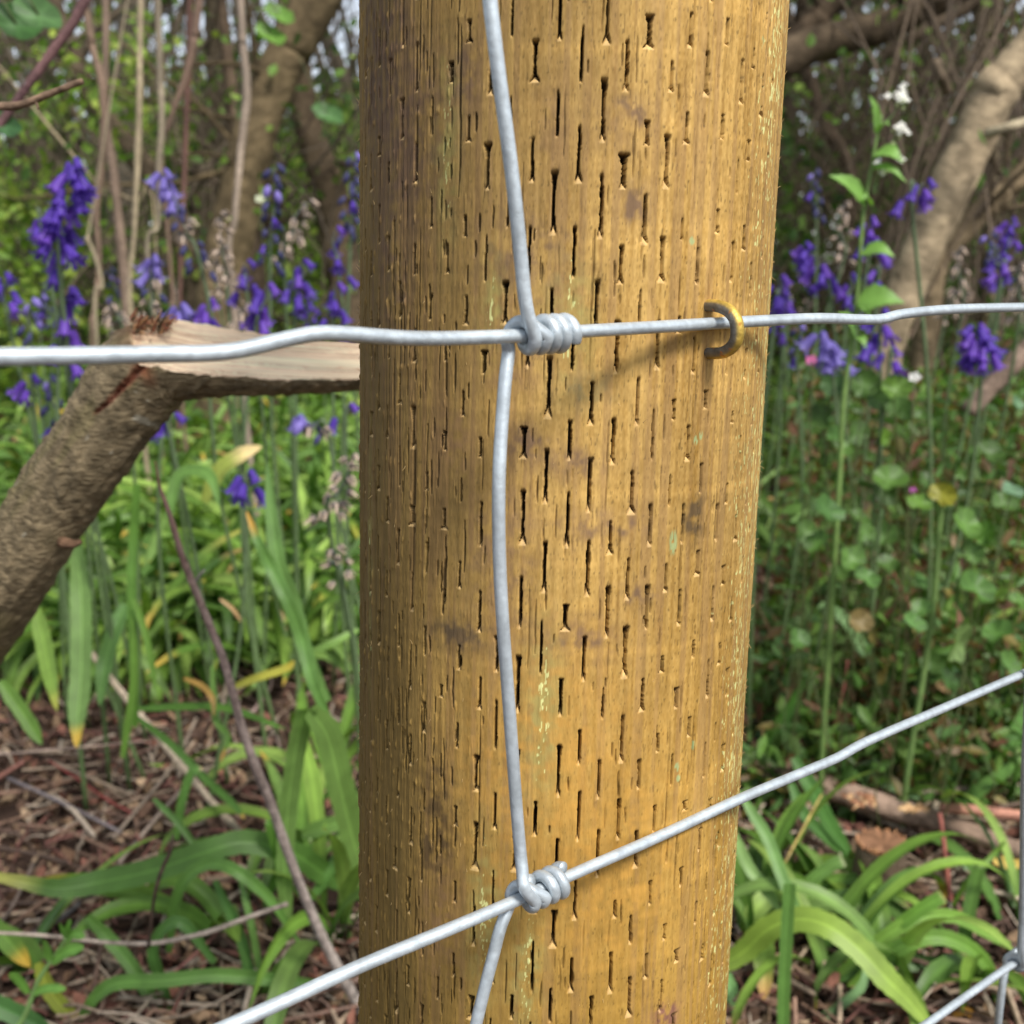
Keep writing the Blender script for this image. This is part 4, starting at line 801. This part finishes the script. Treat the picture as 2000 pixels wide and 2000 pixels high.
# clumps of leaves, each a plant
def plant_clumps():
    r=np.random.default_rng(15); spots=[]
    for px,py,nl,L in [(60,1330,13,.22),(170,1290,15,.24),(300,1260,14,.24),(420,1240,14,.24),(540,1210,14,.25),(650,1200,13,.24),(110,1180,14,.26),(250,1160,14,.26),(370,1120,14,.27),(500,1100,14,.28),(610,1080,14,.28),(680,1120,12,.26),
        (60,1060,14,.28),(200,1040,14,.28),(330,1000,14,.28),(450,980,14,.28),(570,960,14,.28),(670,950,12,.28),(20,1230,12,.22),(-60,1140,12,.24),(640,1560,9,.20),(590,1700,9,.17),(660,1850,9,.17),(420,1830,5,.14),(60,1900,6,.15),
        (1480,1340,9,.20),(1530,1720,5,.13),(1640,1800,4,.12),(1620,1890,7,.17),(1740,1930,8,.17),(1880,1900,6,.14),(1940,1470,9,.18),(1900,1400,8,.16),(1990,1800,8,.15),(1480,1850,9,.16),(1560,1140,10,.2),(1510,1060,10,.22),(1570,960,11,.25),]:
        spots.append((px,py,nl,L))
    for q in range(110): 
        px=r.uniform(-40,700); py=r.uniform(830,1330); spots.append((px,py,15,r.uniform(.17,.25)))
    for q in range(30): spots.append((r.uniform(-30,700),r.uniform(1200,1330),12,r.uniform(.13,.19)))
    for q in range(26): spots.append((r.uniform(1440,2040),r.uniform(840,1160),11,r.uniform(.14,.22)))
    for q in range(26): spots.append((r.uniform(1430,2040),r.uniform(1170,1420),8,r.uniform(.09,.16)))
    for i,(px,py,nl,L) in enumerate(spots):
        g=ghit(px,py); mb=MB(); clump(mb,g[0],g[1],r,nl,L,.0135)
        o=single('bluebell_plant',mb,M_leaf,'clump of green bluebell strap leaves growing on the woodland floor','plant','bluebell leaf clumps on the woodland floor',loc=(g[0],g[1],float(gz(g[0],g[1]))))
plant_clumps()
def ground_cover():
    r=np.random.default_rng(19); mb=MB()
    for i in range(230):
        y=1.55+2.2*r.random(); x=r.uniform(-.62,.62)*y
        if x/y>.3 and r.random()<.5: continue
        clump(mb,x,y,r,8,.26,.014,droop=(.4,1.8))
    single('ground_cover',mb,M_leaf,'mass of green bluebell leaves farther back in the wood','ground cover',kind='stuff',loc=(0,2,0))
    # small round and fern like herb leaves on the right
    n=26000; y=r.uniform(.98,2.3,n); u=r.uniform(.25,.52,n); x=u*y; hh=r.random(n)**1.5*(.20+.16*fbm(x*5,y*5,6))*np.clip((y-.8)/.35,.3,1); cen=np.stack([x,y,gz(x,y)+hh],1); cen=cen[(fbm(x*14,(hh+y)*14,8,2)>.5)|(r.random(n)<.12)]
    n2=5200; y=r.uniform(.92,1.35,n2); x=r.uniform(.22,.52,n2)*y; c2=np.stack([x,y,gz(x,y)+.07*r.random(n2)],1); c2=c2[fbm(x*16,y*16,12,2)>.47]; cen=np.vstack([cen,c2])
    V,Fq,C=cloud(cen,.0105,r,[(.08,.17,.03),(.11,.21,.04),(.06,.13,.025),(.09,.18,.05),(.14,.24,.05),(.16,.13,.035),(.16,.075,.04),(.17,.11,.045),(.10,.17,.04)],asp=.42); o=npobj('herb_cover',V,Fq,C,M_broad); tag(o,'low feathery green and red herbs right of the post','ground cover',kind='stuff')
    mb=MB()
    for i in range(130):
        y=r.uniform(1.0,2.2); x=r.uniform(.2,.5)*y; z=float(gz(x,y)); d=np.array([r.normal(0,.4),r.normal(0,.3),1.]); L=r.uniform(.08,.24); S=[np.array([x,y,z]),np.array([x,y,z])+d*L*.5,np.array([x,y,z])+d*L+r.normal(0,.02,3)]
        v,f=tube_geo(smooth_path(S,2),.0008,4,False); mb.add(v,f,[(.20,.06,.04),(.12,.17,.05),(.16,.09,.05)][r.integers(3)])
    single('herb_stalks',mb,M_twig,'thin red and green stalks among the low herbs','ground cover',kind='stuff',loc=(.4,1.5,0))
ground_cover()
# ------------------------------------------------------------------ broad leaves on stalks
def disc_leaf(mb,c,rad,N,col,heart=.25,up=(0,0,1),jag=.16,seed=0,ar=1.0):
    N=np.array(N,float); N/=np.linalg.norm(N); u=np.array(up,float); u-=N*(u@N); u/=np.linalg.norm(u); s_=np.cross(u,N); m=26; V=[c]; C=[np.array(col)*1.15]
    for q in (.5,1.0):
        for k in range(m):
            a=2*np.pi*k/m; r_=rad*q*(1-heart*math.exp(-((abs(a-np.pi))/.38)**2))*(1+jag*(.5-hsh(np.array([k]),np.array([seed]),3)[0])*(q==1)); cup=(.22+.2*hsh(np.array([seed]),np.array([5]),9)[0])*rad*q*q
            V.append(c+u*math.cos(a)*r_*ar+s_*math.sin(a)*r_+N*(cup+.13*rad*math.sin(3*a+seed)*q)); C.append(np.array(col)*(1.0 if q<1 else .9)*(.84+.36*((k%4)<1)))
    Fc=[(0,1+k,1+(k+1)%m) for k in range(m)]+[(1+k,1+m+k,1+m+(k+1)%m,1+(k+1)%m) for k in range(m)]
    mb.add(V,Fc,C)
RL=[(1690,752,44,1.0,(.12,.24,.05)),(1712,775,40,1.0,(.10,.21,.05)),(1748,760,46,.98,(.15,.29,.04)),(1748,792,34,1.0,(.16,.30,.08)),(1635,850,32,.95,(.12,.26,.06)),(1722,856,36,.95,(.14,.27,.03)),(1630,752,40,1.02,(.11,.22,.07)),(1738,940,58,.95,(.14,.28,.05)),
    (1614,1000,60,.9,(.10,.23,.05)),(1599,1062,44,.9,(.13,.27,.05)),(1662,1094,48,.9,(.15,.30,.06)),(1690,1132,44,.9,(.13,.28,.06)),(1690,1042,34,.92,(.16,.31,.07)),(1796,985,40,.88,(.17,.33,.05)),(1841,968,44,.88,(.34,.33,.03)),(1884,1026,50,.88,(.15,.31,.05)),(1922,1046,50,.88,(.14,.30,.05)),(1898,1080,42,.88,(.18,.33,.09)),
    (1903,1152,60,.86,(.11,.25,.04)),(1866,1256,76,.84,(.24,.37,.12)),(1782,1220,46,.86,(.15,.31,.08)),(1800,1190,34,.88,(.13,.27,.06)),(1975,960,36,.95,(.2,.36,.2)),(1990,1180,44,.9,(.14,.29,.05)),(1950,1240,50,.88,(.12,.26,.05)),(1640,1120,30,.93,(.16,.30,.06)),(1985,790,30,1.1,(.17,.32,.16)),(1680,1215,40,.9,(.30,.22,.08)),(1560,1250,38,.9,(.11,.24,.05)),(1970,1300,50,.88,(.12,.25,.05)),(1850,1330,40,.9,(.09,.2,.04))]
places=['topmost of the round leaves left of the tall stalk','overlapped by its neighbour below the wire','curled like a saddle','small and pale','dangling left of the tall stalk','yellowish, on the thin stalk','bluish, against the grass','large, half folded on the thin stalk',
 'large, nearest the post','below the largest one beside the post','scalloped, in the middle of its group','low in the middle group','small and round on a thin stem','bright, left of the yellow bud','yellow green, on top of the thick stalk','bright, upper of the right hand trio','hooked tip, right of the trio','small lower leaf of the trio',
 'dark and veined, above the pale one','pale, almost circular and torn at its lower edge','small, behind the upright twig','tucked behind the upright twig','silvery, at the right edge','green, cut by the right edge','dull, right of the pale torn one','hidden among the middle group','silvery, high at the right edge','orange brown withered one','low, beside the post','low, near the slanting wire at the edge','dark, just above the slanting wire']
for q_ in range(34):
    r_=np.random.default_rng(900+q_); k_=r_.uniform(.55,1.0); RL.append((r_.uniform(1540,1990),r_.uniform(790,1340),r_.uniform(20,46),r_.uniform(.95,1.2),(.13*k_,.26*k_,.05*k_))); places.append('small and half hidden low among the taller herbs')
def round_leaves():
    for i,((px,py,s_,Y,c),pl) in enumerate(zip(RL,places)):
        r=np.random.default_rng(300+i); p=at(px,py,Y); rad=s_*.5*Y/F*1.25; root=empty('round_leaf_plant',(p[0],p[1]+.03,float(gz(p[0],p[1]+.03))),'round green herb leaf, '+pl,'plant','round leaved herbs right of the post'); ro=np.array(root.location)
        mb=MB(); disc_leaf(mb,p,rad,(r.normal(0,.5),-.7,.6+r.normal(0,.4)),np.array(c)*.72,heart=r.uniform(.15,.45),up=(r.normal(0,.7),0,1),seed=i,ar=r.uniform(.85,1.1)); mb.build('leaf',M_broad,root,ro)
        b=ro.copy(); P=smooth_path([p-np.array([0,-.002,rad*.2]),(p*.65+b*.35)+r.normal(0,.012,3),(p*.3+b*.7)+r.normal(0,.018,3),b],5); v,f=tube_geo(P,(.0028 if i==14 else .0006),6,False); mb=MB(); mb.add(v,f,(.20,.31,.10) if i==14 else (.11,.14,.05)); mb.build('stalk',M_broad,root,ro)
round_leaves()
def mustard():
    st=[(1722,225),(1712,270),(1705,310),(1695,365),(1686,420),(1681,480),(1677,540),(1672,600),(1664,660),(1655,720),(1647,790),(1642,860),(1638,960)]; Y=.92
    P=[at(x,y,Y) for x,y in st]; g=P[-1]; P.append(np.array([g[0],g[1],float(gz(g[0],g[1]))-.01])); Q=smooth_path(P,5)
    root=empty('garlic_mustard',Q[-1],'tall upright plant with toothed green leaves and small white flowers right of the post','plant'); ro=Q[-1]
    v,f=tube_geo(Q,np.linspace(.0011,.0026,len(Q)),8); mb=MB(); mb.add(v,f,(.20,.31,.09)); mb.build('stem',M_broad,root,ro)
    def tl(a,b,w_,c=(.16,.31,.06)):
        A=at(*a,Y); B=at(*b,Y-.015); P=[A,(A+B)/2+np.array([0,-.004,.004]),B]; mb=MB(); P=smooth_path(P,5); m=len(P); T=B-A; T/=np.linalg.norm(T); N=np.array([.1,-.8,.6]); s_=np.cross(T,N); s_/=np.linalg.norm(s_); nn=np.cross(s_,T); V=[];C=[]
        t=np.linspace(0,1,m); wv=w_*Y/F*np.interp(t,[0,.1,.3,.6,1],[.05,.8,1,.6,.0])
        for i in range(m):
            jag=1+.12*(i%2)
            for x in (-1,0,1): V.append(P[i]+s_*x*wv[i]*.5*jag+nn*abs(x)*.12*wv[i]); C.append(np.array(c)*(1.2 if x==0 else 1))
        mb.add(V,[(i*3+j,i*3+j+1,i*3+4+j,i*3+3+j) for i in range(m-1) for j in range(2)],C); mb.build('leaf',M_broad,root,ro)
    for a,b,w_ in [((1690,398),(1618,342),46),((1712,262),(1697,185),26),((1712,260),(1738,245),20),((1708,300),(1765,318),44),((1702,325),(1772,358),22),((1684,492),(1748,502),40),((1674,590),(1768,592),60),((1672,655),(1635,610),34),((1668,660),(1692,682),26),((1700,400),(1682,388),20),((1672,600),(1700,620),30)]: tl(a,b,w_)
    def fl(x,y,n,seed):
        r=np.random.default_rng(seed); c0=at(x,y,Y)
        ro2=c0; mb=MB()
        for k in range(n):
            c=c0+r.normal(0,.0032,3)*[1.5,1,1.2]
            N=np.array([r.normal(0,.5),-.8,.6]); N/=np.linalg.norm(N); u=np.cross(N,[1,0,.2]); u/=np.linalg.norm(u); s_=np.cross(u,N)
            for q in range(4):
                a=q*np.pi/2+.3; d=u*math.cos(a)+s_*math.sin(a); e=np.cross(d,N); mb.add([c,c+d*.0022+e*.0013+N*.0004,c+d*.0038+N*.0002,c+d*.0022-e*.0013+N*.0004],[(0,1,2,3)],(.82,.82,.74))
        o=mb.build('flower',M_white,root,ro,smooth=False)
        mb=MB(); v,f=tube_geo(smooth_path([c0+np.array([0,.002,0]),c0+np.array([-.006,.004,-.015]),at(1706,y+60,Y)],4),.0007,5); mb.add(v,f,(.2,.3,.1)); 
        for k in range(5): 
            q=c0+r.normal(0,.003,3)+np.array([-.001,0,-.008]); v,f=tube_geo([q,q+np.array([0,0,.002]),q+np.array([0,0,.003])],[.0012,.0013,.0003],6); mb.add(v,f,(.35,.40,.2))
        mb.build('flower_stalk',M_broad,root,ro)
    fl(1762,188,10,1); fl(1755,254,6,2); fl(1730,318,4,3)
mustard()
def small_flower(px,py,Y,s_,col,label,seed):
    r=np.random.default_rng(seed); c=at(px,py,Y); g=np.array([c[0],c[1]+.01,float(gz(c[0],c[1]))]); root=empty('small_flower',g,label,'flower'); mb=MB(); s_=s_*Y/F
    for q in range(5):
        a=q*2*np.pi/5; d=np.array([math.cos(a),-.2,math.sin(a)*.8]); e=np.array([-math.sin(a),0,math.cos(a)]); mb.add([c,c+d*s_*.6+e*s_*.35,c+d*s_+np.array([0,.001,0]),c+d*s_*.6-e*s_*.35],[(0,1,2,3)],col)
    mb.build('petals',M_white,root,g,smooth=False); mb=MB(); v,f=tube_geo(smooth_path([c,(c+g)/2+np.array([.006,0,0]),g],4),.0007,5); mb.add(v,f,(.14,.14,.06)); mb.build('stalk',M_broad,root,g)
small_flower(1585,703,1.0,14,(.85,.22,.50),'tiny bright pink flower just right of the post below the wire',1)
small_flower(1786,736,.98,14,(.8,.8,.78),'tiny white flower over the red and green herbs',2)
small_flower(1783,957,.9,8,(.50,.08,.45),'tiny magenta flower beside the thick stalk',3)
small_flower(508,388,1.4,11,(.75,.80,.55),'pale cream flower beside the leaning tree',4)
# small seedling, bottom left
def seedling():
    Y=.6; P=[at(18,2030,Y),at(50,1980,Y),at(75,1915,Y),at(105,1870,Y),at(130,1830,Y)]; root=empty('cleaver_seedling',P[0],'small bright seedling with oval leaves at the bottom left corner','plant'); ro=P[0]
    v,f=tube_geo(smooth_path(P,5),np.linspace(.0019,.0009,21),8); mb=MB(); mb.add(v,f,(.22,.36,.12)); mb.build('stem',M_broad,root,ro)
    for a,b,w_ in [((55,1940),(20,1900),18),((60,1942),(128,1932),16),((98,1880),(90,1838),20),((100,1880),(163,1850),22),((130,1835),(120,1805),16),((130,1832),(165,1830),18),((130,1830),(140,1800),14)]:
        A=at(*a,Y);B=at(*b,Y-.01); mb=MB(); mb.add(*strap_geo([A,(A*2+B)/3+np.array([0,0,.002]),(A+B*2)/3+np.array([0,0,.002]),B],w_*Y/F*1.15,N=(0,-.8,.6),col=(.15,.32,.06),base=(.15,.32,.06),tip=(.16,.34,.06),fold=.12,n=3,blunt=.25)); mb.build('leaf',M_broad,root,ro)
seedling()
# dark green broad leaves at the top left
for i,(px,py,s_,Y,lb) in enumerate([(75,30,50,.95,'drooping grey green leaf hanging at the top left corner'),(32,48,52,1.0,'dark oval leaf in the top left corner'),(8,245,36,1.0,'green leaf cut by the left edge below the snapped twig'),(528,70,30,1.9,'bright leaf beside the top of the leaning tree'),(545,30,30,1.9,'upper bright leaf near the leaning tree'),(640,225,32,2.0,'soft green leaf left of the post')]):
    p=at(px,py,Y); mb=MB(); disc_leaf(mb,p,s_*.6*Y/F,(.2,-.8,.5),[(.09,.19,.06),(.05,.13,.03),(.08,.19,.07),(.16,.32,.05),(.15,.3,.05),(.09,.2,.06)][i],heart=.1,up=(1,0,-.7),seed=i,ar=1.7)
    v,f=tube_geo(smooth_path([p,p+np.array([-.02,.0,.04]),p+np.array([-.05,.02,.1])],3),.001,5); mb.add(v,f,(.1,.12,.05)); single('hanging_leaf',mb,M_broad,lb,'leaf',loc=p)
# ------------------------------------------------------------------ bluebells
def bell_mesh(col,col2,open_,name):
    V=[];Fc=[];C=[]; n=0; ts=[0,.08,.2,.4,.6,.78,.9,1.0]; rr=[.05,.14,.19,.215,.235,.30,.42,.50*open_]; zz=[0,-.05,-.17,-.38,-.6,-.8,-.9,-.86]; ww=[.6,.56,.54,.52,.46,.38,.24,.04]
    for k in range(6):
        a0=k*np.pi/3; off=.012*(k%2)
        for i in range(len(ts)):
            for x in (-1,0,1):
                a=a0+x*ww[i]; q=rr[i]+off-(.02 if x else 0); V.append((q*math.cos(a),q*math.sin(a),zz[i])); c=np.array(col)*(1-ts[i])+np.array(col2)*ts[i]; C.append(c*(.72 if x==0 else 1))
        for i in range(len(ts)-1):
            for j in range(2): b=n+i*3+j; Fc.append((b,b+1,b+4,b+3))
        n+=len(ts)*3
    return mesh_from(name,np.array(V),Fc,M_petal,np.array(C))
BV=bell_mesh((.085,.038,.36),(.15,.075,.52),1.1,'bell'); BL=bell_mesh((.16,.12,.46),(.30,.25,.66),1.35,'bell'); BP=bell_mesh((.13,.05,.42),(.22,.10,.60),1.0,'bell')
def bud_mesh(col,name,k=.5):
    z=np.linspace(0,-1,7); r_=k*.5*np.sin(np.linspace(.25,np.pi-.15,7)); v,f=tube_geo(np.stack([0*z,0*z,z],1),r_,7); return mesh_from(name,v,f,M_petal,np.tile(col,(len(v),1)))
BUD=bud_mesh((.06,.06,.16),'bud'); BUD2=bud_mesh((.25,.20,.55),'bud',.6)
def cap_mesh():
    v,f=tube_geo(np.stack([np.zeros(6),np.zeros(6),np.linspace(0,-.62,6)],1),[.10,.24,.30,.28,.18,.05],8,True,.2,2); mb=MB(); mb.add(v,f,np.tile((.13,.12,.11),(len(v),1)))
    for k in range(5):
        a=k*1.26; d=np.array([math.cos(a),math.sin(a),0]); mb.add(*strap_geo([d*.1,d*.34+[0,0,-.3],d*.25+[0,0,-.7],d*.4+[0,0,-.95]],.22,N=d,col=(.42,.33,.26),base=(.3,.25,.22),tip=(.45,.35,.25),n=1))
    return mesh_from('seed_capsule',np.vstack(mb.v),mb.f,M_dry,np.vstack(mb.c))
CAP=cap_mesh()
GB='bluebell flower spikes behind the fence'
def bluebell(top,bot,Y,kind,label,seed,n=None,size=.017,w_=None,foot=None,head=None):
    """top, bot: picture points of the tip and of the lowest flower"""
    r=np.random.default_rng(seed); A=at(*top,Y); B=at(*bot,Y); fx=B[0]+(B[0]-A[0])*.4 if foot is None else at(foot,1000,Y)[0]; g=np.array([fx,Y+.02,float(gz(fx,Y))]); H_=np.linalg.norm(A-B)
    g[0]+=r.normal(0,.03); g[1]+=abs(r.normal(0,.04)); g[2]=float(gz(g[0],g[1])); P=[A,(A*.7+B*.3)+np.array([r.normal(0,.003),0,0]),(A*.4+B*.6),B,(B*.6+g*.4)+np.array([r.normal(0,.012),0,0]),g]; Q=smooth_path(P,6)
    root=empty('bluebell',g,label,'bluebell',GB)
    v,f=tube_geo(Q,np.linspace(.0009,.0021,len(Q)),7); mb=MB(); t=np.repeat(np.linspace(0,1,len(Q)),7)[:,None]; c=np.array([.10,.11,.12])*(1-t)+np.array([.17,.26,.10])*t; mb.add(v,f,c); mb.build('stem',M_broad,root,g)
    n=n or max(4,int(H_/.0085)); top_i=.28
    for k in range(n):
        u=k/max(1,n-1); p=A*(1-u)+B*u; a=k*2.4+r.normal(0,.5); d=np.array([math.cos(a),math.sin(a)*.9-.25,0]); d/=np.linalg.norm(d)
        if kind=='fresh': me=BV if r.random()<.7 else BP; s_=size*r.uniform(.85,1.1); 
        elif kind=='pale': me=BL; s_=size*r.uniform(.8,1.0)
        elif kind=='turning': me=(BL if r.random()<.7 else BUD2) if u<.33 else ((BUD if r.random()<.45 else CAP)); s_=size*(.95 if u<.33 else .7)*r.uniform(.8,1.1)
        elif kind=='buds': me=BUD if r.random()<.75 else (BV if u>.4 else BUD2); s_=size*.75*r.uniform(.8,1.1)
        else: me=CAP; s_=size*.62*r.uniform(.75,1.2)
        if kind in('fresh',) and u<.12: s_*=.75
        L=.003+.006*u; q=p+d*L+np.array([0,0,.004*(1-u)]); o=obj(me.name.split('.')[0],me,root); o.location=q-g
        tilt=r.uniform(.25,.8) if me not in(CAP,) else r.uniform(.2,1.3); ax=Vector((d[1]*-1,d[0],0)); o.rotation_mode='QUATERNION'
        from mathutils import Quaternion
        o.rotation_quaternion=Quaternion(ax,-tilt)@Quaternion((0,0,1),r.uniform(0,6.28)); o.scale=(s_,s_,s_)
BB=[((145,318),(112,480),.88,'fresh','tallest deep violet bluebell, at the far left with a dense upper head',22,.0185,14),
((120,470),(120,560),.90,'fresh','violet bluebell head right under the dense tallest one',None,.0175,9),((140,570),(125,700),.90,'fresh','violet bluebell hanging just above the wire at the left',None,.019,13),
((85,420),(80,445),.95,'fresh','lone side bell left of the tallest bluebell',3,.015,None),
((316,338),(395,530),1.05,'turning','bluebell with a lilac crown leaning right over faded seed heads',24,.0165,None),
((300,505),(298,640),1.05,'turning','pale blue bluebell fading below, left of the leaning one',16,.0165,None),
((432,425),(445,590),1.1,'seed','spent brown and mauve spike right of the leaning bluebell',18,.0175,None),
((535,328),(528,520),1.1,'buds','slim dark blue spike with a pale tip, in front of the leaning tree',20,.0165,None),
((600,398),(555,500),1.12,'seed','brown seed spike bending right beside the slim dark blue one',13,.0165,None),
((478,515),(482,570),1.1,'fresh','violet bells just left of the slim dark blue spike',5,.0165,None),((520,560),(500,640),1.0,'fresh','bright violet bluebell above the split wood, centre left',7,.019,None),
((588,515),(575,580),1.05,'fresh','purple bluebell right of the dark blue spike foot',6,.0175,None),((350,600),(350,640),1.0,'pale','open pale violet flowers above the break in the branch',7,.018,None),((408,590),(402,650),1.0,'fresh','violet bell pair beside the open pale flowers',6,.018,None),
((690,305),(685,460),1.15,'buds','dark blue spike half hidden by the left side of the post',18,.017,None),((655,450),(662,540),1.1,'fresh','small violet spike close to the left side of the post',4,.0155,None),((655,560),(650,640),1.05,'fresh','violet flowers just above the wire beside the post',6,.0175,None),
((10,540),(8,590),1.05,'fresh','violet bluebell cut by the left edge',6,.017,None),((60,590),(62,690),1.05,'buds','dim bud spike at the left behind the wire',9,.017,None),((215,600),(240,650),1.1,'seed','mauve and cream spent flowers behind the broken branch elbow',11,.018,None),
((478,600),(470,640),1.1,'seed','withered cream flower head above the split wood',6,.018,None),
((95,740),(120,850),1.0,'buds','dark bluebell spike below the wire at the left of the broken branch',9,.016,None),((60,740),(62,760),.95,'fresh','violet bell left of the broken branch below the wire',3,.017,None),
((335,815),(328,830),.95,'fresh','single violet bell hanging under the broken branch',3,.017,None),((482,925),(480,955),.90,'fresh','pair of violet bells low among the leaves',4,.0185,None),
((580,818),(640,845),.95,'turning','mauve spike drooping to the right under the broken branch',8,.017,None),((678,795),(675,815),1.0,'fresh','small violet bell beside the post under the branch',2,.016,None),
((690,895),(640,1010),.82,'seed','brown seed spike on the tall stem at the left side of the post',15,.0165,None),((655,1075),(668,1130),.80,'seed','low round brown seed head left of the post',8,.0145,None),
((1592,335),(1595,420),1.5,'buds','dim violet bluebell spike high beside the white flowered plant',9,.017,None),((1568,480),(1620,560),1.15,'fresh','bright violet cluster right of the post above the wire',11,.018,None),
((1698,430),(1698,490),1.12,'fresh','violet bell pair right of the white flowered plant stem',6,.0175,None),((1720,515),(1715,550),1.15,'fresh','purple bells low behind the white flowered plant stem',3,.0165,None),
((1806,358),(1780,392),1.0,'fresh','isolated pair of violet bells left of the pale trunk',5,.0165,None),((1648,400),(1645,520),1.35,'seed','grey fading spike between the post and the white flowered plant',12,.0175,None),
((1520,545),(1515,600),1.0,'fresh','violet bells touching the right edge of the post above the wire',4,.0175,None),((1600,655),(1625,705),.98,'pale','long pale violet bells just under the wire right of the post',9,.020,None),
((1722,610),(1718,670),1.0,'fresh','violet bells crossing the wire near its kink',5,.0185,None),((1738,685),(1738,705),1.0,'fresh','single violet bell under the wire kink',3,.017,None),
((1905,640),(1920,700),1.0,'fresh','dense violet cluster under the wire at the far right',16,.0185,None),((1930,460),(1955,560),1.25,'buds','blue bud spike right of the pale trunk',14,.017,None),((1975,430),(1968,480),1.3,'fresh','violet spike at the right edge above the wire',7,.0165,None),
((1950,500),(1958,535),1.2,'fresh','pair of purple bells right of the blue bud spike',5,.0165,None),((1870,490),(1880,600),1.3,'seed','grey seed spike right of the pale trunk foot',14,.017,None),((1990,520),(1992,620),1.2,'seed','seed spike cut by the right edge above the wire',10,.017,None),
((1560,640),(1556,700),1.1,'buds','small bluish buds close to the right side of the post',7,.0155,None),((1660,540),(1655,600),1.25,'fresh','violet bluebell behind the stem of the white flowered plant',4,.017,None),((1530,610),(1528,650),1.2,'fresh','faint violet bells beside the post just at the wire',3,.0165,None)]
for i,(a,b,Y,k,lb,n,s_,_) in enumerate(BB): bluebell(a,b,Y,k,lb,400+i,n,s_)
def back_bells():
    r=np.random.default_rng(55)
    for i in range(16):
        px=r.choice([r.uniform(0,690),r.uniform(1500,2000)]); Y=r.uniform(1.5,2.3); py=r.uniform(490,600); bluebell((px,py),(px+r.normal(0,12),py+r.uniform(40,80)),Y,['fresh','buds','seed','seed','buds'][r.integers(5)],'blurred bluebell spike farther back in the wood',600+i,8,.016)
back_bells()
bpy.context.view_layer.update()
